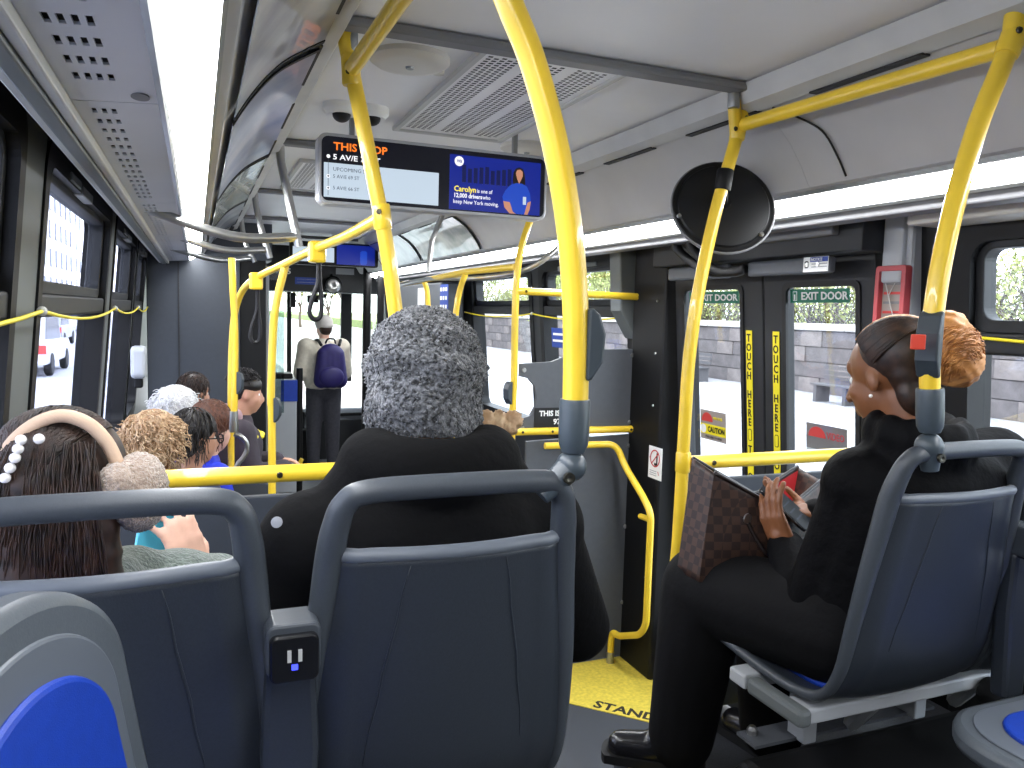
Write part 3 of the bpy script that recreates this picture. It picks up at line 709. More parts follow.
# farebox and driver's side fittings
fa = at(283, 385, y=7.6); fb = empty('farebox', (fa.x, 7.6, 0)); tag(fb, 'grey farebox with a blue panel beside the front aisle', 'farebox')
zt = at(283, 378, y=7.6).z; zm = at(283, 400, y=7.6).z
MB().box(-0.13, 0.12, -0.12, 0.15, 0.02, zt).build('body', 'post_grey', fb, bevel=0.02)
MB().box(-0.03, 0.118, -0.126, -0.12, zm, zt - 0.01).build('blue_panel', 'blue_pad', fb)
MB().box(-0.10, 0.08, -0.10, 0.1, zt, zt + 0.05).build('coin_top', 'black', fb, bevel=0.01)
MB().tube([(0.14, -0.1, 0.0), (0.14, -0.1, zt + 0.1)], 0.03, 12).build('post', 'black', fb, smooth=True, auto=40)
MB().tube(spline([(-0.14, -0.15, 0.25), (-0.02, -0.16, 0.25), (0.1, -0.16, 0.27), (0.16, -0.16, 0.36)], 6), 0.02, 10).build('yellow_guard', 'yellow', fb, smooth=True)
sw = empty('steering_wheel', at(295, 398, y=9.0) + Vector((-0.35, -0.25, 0.0))); tag(sw, 'black steering wheel by the windscreen', 'steering wheel')
MB().tube([(0.22 * math.cos(a * math.pi / 16), 0.22 * math.sin(a * math.pi / 16) * 0.8, 0.22 * math.sin(a * math.pi / 16) * 0.5) for a in range(32)], 0.016, 8, closed=True).build('rim', 'black', sw, smooth=True)
MB().tube([(-0.2, 0, 0), (0.2, 0, 0)], 0.012, 8).build('spoke', 'black', sw); MB().tube([(0, 0, 0), (0, 0.27, -0.25)], 0.03, 8).build('column', 'black', sw)
hs = MB().tube(spline([at(304, 412, y=8.95), at(303, 430, y=8.95), at(309, 442, y=8.95), at(307, 455, y=8.95)], 8), 0.02, 8).build('cable', 'rubber', None, smooth=True); tag(hs, 'black cable hanging down the front dashboard', 'cable')
pb = at(307, 450, y=8.9); bx_ = MB().box(pb.x - 0.1, pb.x + 0.1, 8.82, 8.97, 0.03, 0.42).build('pedal_box', 'black', None, bevel=0.02); tag(bx_, 'black box on the floor below the front dashboard', 'box')
bq = at(398, 410, y=8.2); br = MB().tube(spline([Vector((bq.x + 0.02, 8.2, 0.0)), Vector((bq.x + 0.02, 8.2, bq.z - 0.15)), bq, at(390, 405, y=8.2), at(383, 402, y=8.2)], 6), 0.025, 8).build('grab_rail', 'black', None, smooth=True); tag(br, 'black grab rail beside the front door', 'rail')
# hand dryer like white sensor housing on the left wall
hb = empty('sanitizer_box', at(141, 362, x=-1.19)); tag(hb, 'pale grey rounded housing on the left wall beside the partition', 'housing')
MB().prism(rrect(-0.08, 0.08, -0.10, 0.10, 0.04), 0, 'x', -0.055, 0.03).build('case', 'post_grey', hb, bevel=0.02)
MB().box(-0.04, 0.01, -0.03, 0.03, -0.16, -0.095).build('nozzle', 'black', hb, bevel=0.01)
# ================================================================== CEILING FITTINGS
gr = empty('ceiling_grille', (0, 2.36, 2.43)); tag(gr, 'perforated metal air grille with three vent bands in the ceiling', 'vent')
def grille(gr, x0, x1, y0, y1, rows=None):
    w = x1 - x0; bands = 3; bw = w / bands
    MB().box(x0, x1, y0, y1, -0.0075, -0.0070).build('backing', 'rubber', gr)
    for b in range(bands):
        a = x0 + b * bw + 0.016; e = x0 + (b + 1) * bw - 0.016; nc = 5; xe = [x0 + b * bw]; cw = (e - a) / nc
        for i in range(nc): xe += [a + i * cw, a + i * cw + cw * 0.72]
        xe += [x0 + (b + 1) * bw]; ye = [y0]; n = int((y1 - y0 - 0.06) / 0.02)
        mb = MB()
        # staggered slots: each column of slots is its own ladder of bars
        for i in range(len(xe) - 1):
            if i % 2 == 0: mb.box(xe[i], xe[i + 1], y0, y1, -0.0086, -0.008)
            else:
                sh = 0.010 * ((i // 2) % 2)
                mb.box(xe[i], xe[i + 1], y0, y0 + 0.03 + sh, -0.0086, -0.008)
                for k in range(n): mb.box(xe[i], xe[i + 1], y0 + 0.03 + sh + k * 0.02 + 0.0125, y0 + 0.03 + sh + (k + 1) * 0.02, -0.0086, -0.008)
                mb.box(xe[i], xe[i + 1], y0 + 0.03 + sh + n * 0.02, y1, -0.0086, -0.008)
        mb.build('vent_band', 'ceiling', gr)
    mb = MB(); ring_prism(mb, [(x0 - 0.02, y0 - 0.02), (x1 + 0.02, y0 - 0.02), (x1 + 0.02, y1 + 0.02), (x0 - 0.02, y1 + 0.02)], [(x0, y0), (x1, y0), (x1, y1), (x0, y1)], 'z', -0.016, 0.0)
    mb.build('frame', 'alu_light', gr, bevel=0.003)
grille(gr, -0.19, 0.19, -0.46, 0.46)
g2 = empty('ceiling_grille', (-0.28, 4.2, 2.43)); tag(g2, 'perforated ceiling grille seen beyond the passenger screen', 'vent'); grille(g2, -0.14, 0.2, -0.55, 0.3)
g3 = empty('ceiling_grille', (0.25, 4.1, 2.43)); tag(g3, 'dark perforated ceiling grille below the right end of the screen', 'vent'); grille(g3, -0.14, 0.14, -0.4, 0.3)
for (u, v, lab) in ((410, 57, 'round cream ceiling speaker left of the grille'), (527, 146, 'round cream ceiling speaker right of the grille')):
    p = at(u, v, z=2.43); sp_ = empty('ceiling_speaker', p); tag(sp_, lab, 'speaker', 'round ceiling speakers')
    MB().lathe([(0.0, 0.0), (0.105, 0.0), (0.105, -0.012), (0.09, -0.022), (0.07, -0.024), (0.0, -0.026)], 32, (0, 0, 0)).build('cover', 'plastic_cream', sp_, smooth=True, auto=35)
    MB().lathe([(0, -0.025), (0.012, -0.026), (0.010, -0.031), (0, -0.031)], 12).build('knob', 'alu', sp_)
    MB().lathe([(0, -0.0), (0.018, -0.0), (0.015, -0.022), (0, -0.022)], 12, (0.09, 0.04, 0)).build('lug', 'plastic_cream', sp_)
# dome cameras
for (u, lab) in ((341, 'left white dome camera over the passenger screen'), (371, 'right white dome camera over the passenger screen')):
    p = at(u, 122, y=2.62); p.z = 2.43; dc = empty('dome_camera', p); tag(dc, lab, 'camera', 'dome cameras')
    MB().lathe([(0, 0), (0.058, 0), (0.058, -0.02), (0.045, -0.034), (0, -0.036)], 24).build('housing', 'white_paint', dc, smooth=True, auto=40)
    MB().ball((0, -0.01, -0.034), (0.03, 0.03, 0.026)).build('dome', 'mirror_black', dc, smooth=True)
# passenger screen
TY = 2.7
tl = at(318, 131, y=TY); brr = at(546, 221, y=TY)
tv = empty('passenger_screen', ((tl.x + brr.x) / 2, TY, (tl.z + brr.z) / 2)); tag(tv, 'wide passenger information screen showing the next stop and a blue advert', 'screen')
W_, H_ = (brr.x - tl.x), (tl.z - brr.z)
mb = MB(); mb.prism(rrect(-W_ / 2, W_ / 2, -H_ / 2, H_ / 2, 0.03), 0, 'y', 0.0, 0.07); mb.build('case', 'tv_frame', tv, bevel=0.006)
mb = MB(); mb.prism(rrect(-W_ / 2 + 0.012, W_ / 2 - 0.012, -H_ / 2 + 0.012, H_ / 2 - 0.012, 0.022), 0, 'y', -0.003, 0.002); scr = mb.build('display', 'scr_black', tv)
def tvp(fx, fz, k=1): return Vector(((fx - 0.5) * W_, -0.003 - 0.0009 * k, (0.5 - fz) * H_))
def tvplate(name, fx0, fz0, fx1, fz1, m_, k=1, parent=None):
    return plate(name, tvp((fx0 + fx1) / 2, (fz0 + fz1) / 2, k), (1, 0, 0), (0, 0, 1), (fx1 - fx0) * W_, (fz1 - fz0) * H_, 0.0008, m_, tv)
def tvtext(s_, fx, fz, h, m_, k=2, bold=0.0, w=None):
    o = text('lettering', s_, h * H_, tvp(fx, fz, k), (1, 0, 0), (0, 0, 1), m_, tv, bold=bold, depth=0.0003)
    if w:
        xs = [v.co.x for v in o.data.vertices]; a, b = min(xs), max(xs)
        for v in o.data.vertices: v.co.x = a + (v.co.x - a) * (w * W_) / (b - a)
    return o
tvplate('next_stop_panel', 0.023, 0.42, 0.498, 0.90, 'scr_white', 1)
tvtext('THIS STOP', 0.06, 0.235, 0.15, 'scr_orange', 2, 0.02, 0.218)
tvtext('5 AV/E 72 ST', 0.058, 0.37, 0.105, 'scr_text', 2, 0.015, 0.19)
tvtext('UPCOMING STOPS', 0.058, 0.53, 0.075, 'scr_grey', 3, 0.0, 0.18)
tvtext('5 AV/E 69 ST', 0.058, 0.63, 0.07, 'scr_grey', 3, 0.0, 0.105)
tvtext('5 AV/E 66 ST', 0.058, 0.79, 0.07, 'scr_grey', 3, 0.0, 0.105)
tvplate('route_line', 0.039, 0.36, 0.041, 0.88, 'scr_grey', 2)
for fz in (0.335, 0.61, 0.775):
    mb = MB().lathe([(0, 0), (0.006, 0), (0.006, -0.0006), (0, -0.0006)], 14, tvp(0.040, fz, 3), (0, 1, 0)); mb.build('route_dot', 'scr_text', tv)
    if fz > 0.4: MB().lathe([(0, 0), (0.0032, 0), (0.0032, -0.0005), (0, -0.0005)], 12, tvp(0.040, fz, 4), (0, 1, 0)).build('route_dot', 'scr_grey', tv)
tvplate('advert_panel', 0.545, 0.12, 0.965, 0.93, 'scr_blue', 1)
for k in range(9):
    x = 0.60 + k * 0.026; tvplate('skyline_block', x, 0.26 + 0.05 * ((k * 7) % 4) / 3, x + 0.018, 0.52, 'scr_blue2', 2)
MB().lathe([(0, 0), (0.017, 0), (0.017, -0.0006), (0, -0.0006)], 20, tvp(0.586, 0.215, 2), (0, 1, 0)).build('emblem', 'scr_text', tv)
tvtext('mta', 0.575, 0.235, 0.085, 'scr_blue', 4, 0.02, 0.022)
tvtext('Carolyn', 0.565, 0.66, 0.115, 'scr_yellow', 3, 0.02, 0.098); tvtext('is one of', 0.668, 0.66, 0.085, 'scr_text', 3, 0.0, 0.07)
tvtext('12,000 drivers', 0.563, 0.75, 0.09, 'scr_text', 3, 0.02, 0.125); tvtext('who', 0.695, 0.75, 0.085, 'scr_text', 3, 0.0, 0.035)
tvtext('keep New York moving.', 0.562, 0.84, 0.085, 'scr_text', 3, 0.0, 0.205)
def tvpoly(name, pts, m_, k):
    mb = MB(); mb.prism([(( x - 0.5) * W_, (0.5 - z) * H_) for x, z in pts], 0, 'y', -0.003 - 0.0009 * k, -0.003 - 0.0009 * k + 0.0008); return mb.build(name, m_, tv)
tvpoly('advert_hair', [(0.835, 0.30), (0.845, 0.24), (0.862, 0.215), (0.88, 0.24), (0.888, 0.32), (0.892, 0.44), (0.885, 0.55), (0.84, 0.55), (0.832, 0.42)], 'scr_hair', 3)
tvpoly('advert_shirt', [(0.80, 0.58), (0.825, 0.49), (0.85, 0.46), (0.875, 0.46), (0.90, 0.50), (0.915, 0.60), (0.92, 0.72), (0.905, 0.74), (0.905, 0.93), (0.825, 0.93), (0.82, 0.76), (0.79, 0.75), (0.785, 0.68)], 'scr_shirt', 4)
tvpoly('advert_face', [(0.845, 0.31), (0.852, 0.26), (0.865, 0.25), (0.877, 0.28), (0.878, 0.35), (0.87, 0.41), (0.862, 0.47), (0.853, 0.40)], 'scr_skin', 5)
tvpoly('advert_arm', [(0.79, 0.75), (0.82, 0.76), (0.835, 0.90), (0.85, 0.93), (0.82, 0.93), (0.795, 0.84)], 'scr_skin', 5)
tvpoly('advert_arm', [(0.905, 0.74), (0.92, 0.72), (0.915, 0.85), (0.905, 0.93), (0.89, 0.93)], 'scr_skin', 5)
tvpoly('advert_badge', [(0.882, 0.66), (0.897, 0.66), (0.897, 0.78), (0.882, 0.78)], 'scr_white', 5)
for x in (-0.3, 0.3): MB().box(x - 0.008, x + 0.008, 0.03, 0.05, H_ / 2, 2.43 - tv.location.z).build('bracket', 'alu', tv)
# second screen far ahead
t2 = at(290, 240, y=7.2); b2 = at(378, 268, y=7.2)
tv2 = empty('passenger_screen', ((t2.x + b2.x) / 2, 7.2, (t2.z + b2.z) / 2)); tag(tv2, 'far passenger screen hanging near the driver partition', 'screen')
W2_, H2_ = b2.x - t2.x, t2.z - b2.z
mb = MB(); mb.prism(rrect(-W2_ / 2, W2_ / 2, -H2_ / 2, H2_ / 2, 0.02), 0, 'y', 0, 0.07); mb.build('case', 'black', tv2)
plate('next_stop_panel', (-W2_ * 0.24, -0.004, -0.01), (1, 0, 0), (0, 0, 1), W2_ * 0.46, H2_ * 0.62, 0.002, 'scr_white', tv2)
plate('advert_panel', (W2_ * 0.24, -0.004, 0), (1, 0, 0), (0, 0, 1), W2_ * 0.44, H2_ * 0.85, 0.002, 'scr_blue', tv2)
plate('advert_figure', (W2_ * 0.33, -0.006, -0.02), (1, 0, 0), (0, 0, 1), W2_ * 0.08, H2_ * 0.6, 0.002, 'scr_shirt', tv2, r=0.02)
MB().box(-0.02, 0.02, 0.02, 0.05, H2_ / 2, 2.43 - tv2.location.z).build('bracket', 'alu', tv2)
# convex mirror seen from behind, clamped to the door pole
mc = at(724, 205, y=2.0); md = empty('convex_mirror', mc); tag(md, 'round black back of the convex mirror above the exit door', 'mirror')
n_ = Vector((-0.345, -0.845, 0.395)).normalized()
mb = MB().lathe([(0.0, 0.012), (0.05, 0.011), (0.10, 0.007), (0.138, 0.0), (0.142, -0.006), (0.146, -0.006), (0.154, -0.004), (0.158, -0.012), (0.15, -0.03), (0.0, -0.05)], 48, (0, 0, 0), n_)
mb.build('dish', 'mirror_black', md, smooth=True, auto=40)
MB().lathe([(0.154, -0.024), (0.160, -0.018), (0.161, -0.012), (0.158, -0.007), (0.153, -0.010)], 48, (0, 0, 0), n_).build('rim', 'beam', md, smooth=True)
MB().lathe([(0, 0.005), (0.02, 0.005), (0.017, 0.022), (0, 0.022)], 16, (0, 0, 0), n_).build('hub', 'black', md)
for a in (0.3, 2.4, 4.5): MB().lathe([(0, 0), (0.008, 0), (0.006, 0.006), (0, 0.006)], 8, (n_.cross(Vector((0, 0, 1))).normalized() * math.cos(a) + n_.cross(n_.cross(Vector((0, 0, 1)))).normalized() * math.sin(a)) * 0.145 + n_ * 0.0, n_).build('screw', 'steel', md)
# ================================================================== YELLOW POLES AND RAILS
def pole(name, lab, parts, group=None, base=None, cat='pole'):
    base = Vector(base if base is not None else parts[0][0][-1])
    r = empty(name, base); tag(r, lab, cat, group)
    for k, (pts, rad) in enumerate(parts):
        mb = MB().tube([Vector(p) - base for p in pts], rad, 18); mb.build('tube', 'yellow', r, smooth=True, auto=40)
    r['_b'] = tuple(base); return r
def collar(r, p, d, rad, h, m_='yellow', name='joint', n=18):
    b = Vector(r['_b']); d = Vector(d).normalized(); mb = MB().lathe([(0, -h / 2), (rad * 0.92, -h / 2), (rad, -h / 2 + 0.004), (rad, h / 2 - 0.004), (rad * 0.92, h / 2), (0, h / 2)], n, Vector(p) - b, d)
    return mb.build(name, m_, r, smooth=True, auto=40)
def screw(r, p, d, rad=0.007):
    b = Vector(r['_b']); return MB().lathe([(0, 0), (rad, 0), (rad * 0.7, 0.004), (0, 0.004)], 8, Vector(p) - b, Vector(d)).build('screw', 'screw', r)
R0 = 0.0185
# A: pole rising from the aisle seat of the left pair
YA = 1.05
ptsA = [at(u, v, y=YA) for u, v in ((575, 415), (576, 350), (574, 280), (567, 210), (553, 135), (532, 60), (510, 5))]
pa0 = ptsA[-1]; ptsA += [Vector((pa0.x - 0.035, YA, pa0.z + 0.07)), Vector((-0.53, YA, 2.33)), Vector((-0.545, YA, 2.43))]
cA = spline(ptsA, 8)
pA = pole('grab_pole', 'thick yellow grab pole curving up from the seat behind the grey beanie', [(cA, R0 * 1.06)], base=ptsA[0])
def stop_box(r, pts, side, c, w=0.03, button=False, sc=0.62):
    """grey stop-request housing hugging the pole"""
    b = Vector(r['_b']); c = Vector(c) - b
    side = Vector(side).normalized(); up = Vector((0, 0, 1)); fw = side.cross(up)
    prof = [(0.0, -0.085), (0.012, -0.085), (0.036, -0.04), (0.040, 0.03), (0.026, 0.075), (0.012, 0.088), (0.0, 0.088)]
    mb = MB(); mb.prism([(x * (0.55 + 0.3 * sc), z * sc) for x, z in prof], 0, 'y', -w, w)
    mb.xf(lambda p: c + side * (p.x + 0.006) + fw * p.y + up * p.z)
    bo = mb.build('stop_box', 'stop_box', r, bevel=0.006)
    if button: pass
    return bo
stop_box(pA, cA, (0.9, -0.1, 0), at(579, 345, y=YA), 0.022)
def socket(r, top, bottom, rad=0.026):
    b = Vector(r['_b']); top = Vector(top) - b; bottom = Vector(bottom) - b; d = (top - bottom); L_ = d.length; d.normalize()
    MB().lathe([(0, 0), (rad * 0.75, 0.0), (rad * 0.95, 0.012), (rad, 0.03), (rad, L_ - 0.004), (rad * 0.95, L_), (0, L_)], 24, bottom, d).build('socket', 'joint_grey', r, smooth=True, auto=40)
def ball_joint(r, c, arm_to, rad=0.030):
    b = Vector(r['_b']); c = Vector(c) - b; a = Vector(arm_to) - b
    j = MB().ball(c, rad, 20, 14).build('ball_joint', 'joint_grey', r, smooth=True)
    MB().tube([c, c + (a - c) * 0.5, a], [rad * 0.95, rad * 0.8, rad * 0.62], 14).build('clamp_arm', 'joint_grey', r, smooth=True, auto=40)
    d = (a - c).normalized(); sd = Vector((0, -1, 0))
    MB().lathe([(0, 0), (0.009, 0), (0.009, 0.006), (0.005, 0.006), (0, 0.004)], 10, c + d * 0.02 + sd * rad * 0.9, sd).build('bolt', 'screw', r)
socket(pA, at(575, 399, y=YA), at(573, 452, y=YA), 0.0235)
ball_joint(pA, at(571, 466, y=YA), at(541, 496, y=YA), 0.024)
# B: the same on the right seat pair, with the red button; rail running forward to C
YBp = 1.09
ptsB = [at(u, v, y=YBp) for u, v in ((930, 400), (930, 360), (934, 310), (943, 255), (957, 195), (978, 125), (1000, 70), (1012, 40))]
cB = spline(ptsB, 8); topB = ptsB[-1]
topC = at(739, 126, y=1.9)
pB = pole('grab_pole', 'yellow grab pole with red stop button on the right aisle seat', [(cB, R0 * 1.02), ([topB, Vector((topB.x + 0.005, YBp, 2.43))], R0)], base=ptsB[0])
collar(pB, topB, (topB - ptsB[-2]), R0 * 1.25, 0.07); screw(pB, topB + Vector((-0.012, -0.022, 0.01)), (-0.4, -1, 0)); screw(pB, topB + Vector((0.008, -0.024, 0.03)), (0, -1, 0))
sb = stop_box(pB, cB, (-0.75, -0.35, 0), at(932, 345, y=YBp), 0.021, sc=0.74)
bpos = at(918, 342, y=YBp - 0.03); MB().box(-0.0125, 0.0125, -0.004, 0.004, -0.014, 0.014).xf(lambda p: (bpos - Vector(pB['_b'])) + Matrix.Rotation(math.radians(-38), 3, 'Z') @ p).build('stop_button', 'red_button', pB, bevel=0.002)
socket(pB, at(930, 388, y=YBp), at(930, 432, y=YBp), 0.0255); ball_joint(pB, at(929, 446, y=YBp), at(930, 470, y=YBp), 0.0265)
rl = pole('ceiling_rail', 'yellow ceiling rail above the exit door side', [([topB + Vector((0, 0.02, -0.01)), topC + Vector((0, -0.01, 0))], R0)], base=topB, cat='rail')
# C: pole beside the exit door
ptsC = [Vector((0.54, 1.87, 2.425)), Vector((0.555, 1.885, 2.37))] + [at(u, v, y=1.9) for u, v in ((736, 135), (733, 150), (720, 195), (708, 245), (697, 300), (689, 360), (685, 420), (682, 475), (678, 540), (673, 600))]
ptsC.append(Vector((ptsC[-1].x, 1.9, PZ)))
pC = pole('grab_pole', 'yellow stanchion curving down beside the exit door carrying the mirror', [(spline(ptsC, 6), R0)], base=ptsC[-1])
collar(pC, topC, (0.15, 0, 1), R0 * 1.2, 0.08); collar(pC, ptsC[0] + Vector((0, 0, -0.03)), (0, 0, 1), R0 * 0.95, 0.06, 'alu', 'ceiling_bracket')
for dz in (-0.015, 0.02): screw(pC, topC + Vector((-0.012 + dz, -0.021, dz)), (0, -1, 0))
collar(pC, at(724, 180, y=1.9), (0.15, 0, 1), R0 * 1.28, 0.06, 'black', 'mirror_clamp')
collar(pC, at(683, 462, y=1.9), (0, 0, 1), R0 * 1.18, 0.06, 'yellow'); 
mcl = MB().tube([at(724, 182, y=1.9), mc], 0.012, 8).build('mount_arm', 'black', md); mcl.matrix_parent_inverse = Matrix.Translation(-Vector(mc))
# F: its twin on the left, with rail towards the camera
ptsF = [Vector((-0.53, 1.9, 2.425))] + [at(u, v, y=1.9) for u, v in ((346, 40), (352, 72), (362, 120), (373, 175), (381, 215), (388, 255), (394, 300), (399, 350), (402, 420), (402, 480))]
ptsF.append(Vector((ptsF[-1].x, 1.9, PZ)))
pF = pole('grab_pole', 'yellow stanchion in front of the left seats rising past the screen', [(spline(ptsF, 6), R0)], base=ptsF[-1])
jF = at(351, 70, y=1.9); collar(pF, jF, (0.06, 0, -1), R0 * 1.2, 0.07); collar(pF, Vector((-0.53, 1.9, 2.40)), (0, 0, 1), R0 * 0.95, 0.06, 'alu', 'ceiling_bracket')
screw(pF, jF + Vector((-0.01, -0.022, -0.01)), (0, -1, 0)); j2 = at(382, 217, y=1.9); collar(pF, j2, (0.12, 0, -1), R0 * 1.2, 0.06); screw(pF, j2 + Vector((-0.012, -0.02, 0.01)), (-0.3, -1, 0))
rF = at(400, 0, z=2.345); dF = rF - jF
rlF = pole('ceiling_rail', 'yellow ceiling rail running back over the left seats', [([jF, rF, Vector((rF.x, 1.05, 2.33))], R0)], base=jF, cat='rail')
# rail along the left, down to the forward post
jr = [j2, at(345, 237, y=2.45), at(317, 248, y=3.0), at(280, 266, y=3.55), at(258, 277, y=3.9), at(243, 290, y=4.1), at(235, 312, y=4.2), at(232, 345, y=4.22), at(231, 380, y=4.22), at(231, 430, y=4.22)]
jr.append(Vector((jr[-1].x, 4.22, 0.0)))
pL = pole('grab_rail', 'long yellow overhead rail along the left side bending down to a post', [(spline(jr, 6), 0.0165)], base=j2, cat='rail')
# E
ptsE = [at(u, v, y=3.5) for u, v in ((286, 262), (283, 275), (278, 295), (274, 320), (272, 360), (271, 400), (272, 440))]; ptsE.append(Vector((ptsE[-1].x, 3.5, 0)))
pE = pole('grab_pole', 'yellow pole with grey stop box standing before the farebox', [(spline(ptsE, 6), 0.0165)], base=ptsE[-1])
stop_box(pE, None, (0.8, -0.3, 0), at(273, 410, y=3.5), 0.02)
# G: short post on the seat with steel foot
pts = [at(u, v, y=3.9) for u, v in ((232, 258), (233, 290), (235, 330), (235, 380), (234, 414))]
pG = pole('grab_pole', 'yellow seat post above the red haired passenger', [(spline(pts, 4), 0.0155)], base=pts[-1])
stop_box(pG, None, (0.7, -0.3, 0), at(236, 383, y=3.9), 0.016)
b = Vector(pG['_b']); MB().lathe([(0, 0), (0.02, 0), (0.022, 0.02), (0.018, 0.1), (0, 0.1)], 14, at(234, 432, y=3.9) - b).build('socket', 'steel', pG, smooth=True, auto=40)
MB().tube(spline([at(u, v, y=3.9) - b for u, v in ((234, 434), (240, 436), (246, 442), (247, 450), (243, 458), (238, 464), (234, 475))], 5), 0.012, 10).build('seat_bracket', 'steel', pG, smooth=True)
# collars with hanging straps
for k, (u, v, y) in enumerate(((317, 248, 3.0), (256, 278, 3.9))):
    p = at(u, v, y=y); hs = empty('hand_strap', p); tag(hs, ('black loop strap hanging from the left overhead rail', 'dark loop strap hanging at the far end of the left overhead rail')[k], 'strap', 'hand straps')
    MB().box(-0.03, 0.03, -0.035, 0.035, -0.055, 0.025).build('clip', 'yellow', hs, bevel=0.01)
    Lh = 0.26 if k == 0 else 0.3
    lp = [(0.0, 0, -0.05), (0.0, 0, -Lh * 0.45)] + [(0.028 * math.sin(a), 0, -Lh * 0.72 - (Lh * 0.26) * -math.cos(a) * -1 if False else -Lh * 0.75 + 0.0) for a in ()]
    loop = [Vector((0.006, 0, -0.05)), Vector((0.004, 0, -Lh * 0.5)), Vector((-0.018, 0, -Lh * 0.75)), Vector((-0.026, 0, -Lh * 0.93)), Vector((-0.008, 0, -Lh * 1.02)), Vector((0.014, 0, -Lh * 0.97)), Vector((0.018, 0, -Lh * 0.75)), Vector((0.010, 0, -Lh * 0.5)), Vector((0.008, 0, -0.05))]
    cur = spline(loop, 5); mb = MB()
    for i in range(len(cur) - 1):
        a, c2 = cur[i], cur[i + 1]; t = (c2 - a).normalized(); nn = Vector((t.z, 0, -t.x)) * 0.002; w = Vector((0, 0.014, 0))
        mb.add([a - w - nn, a + w - nn, a + w + nn, a - w + nn, c2 - w - nn, c2 + w - nn, c2 + w + nn, c2 - w + nn], [(0, 1, 5, 4), (1, 2, 6, 5), (2, 3, 7, 6), (3, 0, 4, 7)])
    mb.tube(cur, 0.009, 8); mb.build('strap', 'strap_black', hs)
# door-side rails on the modesty panel
zt_ = at(580, 294, y=PY - 0.03)
ptsP = [Vector((0.64, PY - 0.03, 2.42))] + [at(u, v, y=PY - 0.03) for u, v in ((543, 182), (533, 212), (522, 245), (517, 275), (515, 320), (514, 380), (512, 432))]
ptsP.append(Vector((ptsP[-1].x, PY - 0.03, 0.0)))
pP = pole('grab_pole', 'yellow pole at the free edge of the grey modesty panel', [(spline(ptsP, 6), 0.0165)], base=ptsP[-1])
stop_box(pP, None, (-0.9, -0.3, 0), at(511, 393, y=PY - 0.03), 0.02)
for k, (u0, v0, u1, v1) in enumerate(((517, 291, 641, 297), (514, 432, 633, 429))):
    a = at(u0, v0, y=PY - 0.03); b2_ = at(u1, v1, y=PY - 0.03)
    q = pole('grab_rail', ('upper yellow crossbar above the grey modesty panel', 'lower yellow crossbar on the grey modesty panel')[k], [([a, b2_], 0.0175)], base=b2_, cat='rail')
    for t in (0.06, 0.3 if k else 0.06, 0.97): screw(q, a.lerp(b2_, t) + Vector((0, -0.017, 0)), (0, -1, 0))
pr = [at(545, 446, y=PY - 0.06), at(616, 444, y=PY - 0.08), at(640, 466, y=3.3), at(666, 496, y=3.12), at(671, 512, y=3.05), at(671, 560, y=3.05), at(667, 622, y=3.05), at(660, 632, y=3.1), at(632, 634, y=3.3), at(616, 631, y=3.36), at(612, 642, y=3.37)]
pr = [Vector((min(p.x, 1.085), p.y, p.z)) for p in pr]; pr.append(Vector((pr[-1].x, pr[-1].y, 0.03)))
pD = pole('grab_rail', 'bent yellow handrail beside the black exit door post', [(fillet(pr, 0.05), 0.0165)], base=pr[-1], cat='rail')
collar(pD, Vector((pr[-1].x, pr[-1].y, 0.03)), (0, 0, 1), 0.019, 0.06, 'steel', 'foot')
a = at(658, 521, y=3.05); b2_ = pr[4]; MB().tube([Vector((1.09, 3.15, a.z)) - Vector(pD['_b']), b2_ + Vector((0, 0, -0.03)) - Vector(pD['_b'])], 0.014, 10).build('wall_bracket', 'yellow', pD)
# right front overhead rail and drop poles
jr2 = [at(515, 267, y=PY - 0.03), at(465, 272, y=3.95), at(425, 280, y=4.75), at(388, 287, y=5.7)]
pR = pole('grab_rail', 'yellow overhead rail along the right side towards the front', [(jr2, 0.0165)], base=jr2[0], cat='rail')
for k, (u0, v0, u1, v1, y) in enumerate(((466, 272, 456, 312, 3.95), (424, 281, 428, 306, 4.75))):
    a = at(u0, v0, y=y); b2_ = at(u1, v1, y=y); pts = [a, b2_, Vector((b2_.x - 0.01, y, 1.2)), Vector((b2_.x - 0.01, y, 0.0))]
    q = pole('grab_pole', ('yellow drop pole behind the beanie on the right rail', 'farther yellow drop pole on the right rail')[k], [(spline(pts, 5), 0.016)], base=pts[-1], group='drop poles of the right rail')
    screw(q, a + Vector((0, -0.017, 0)), (0, -1, 0))
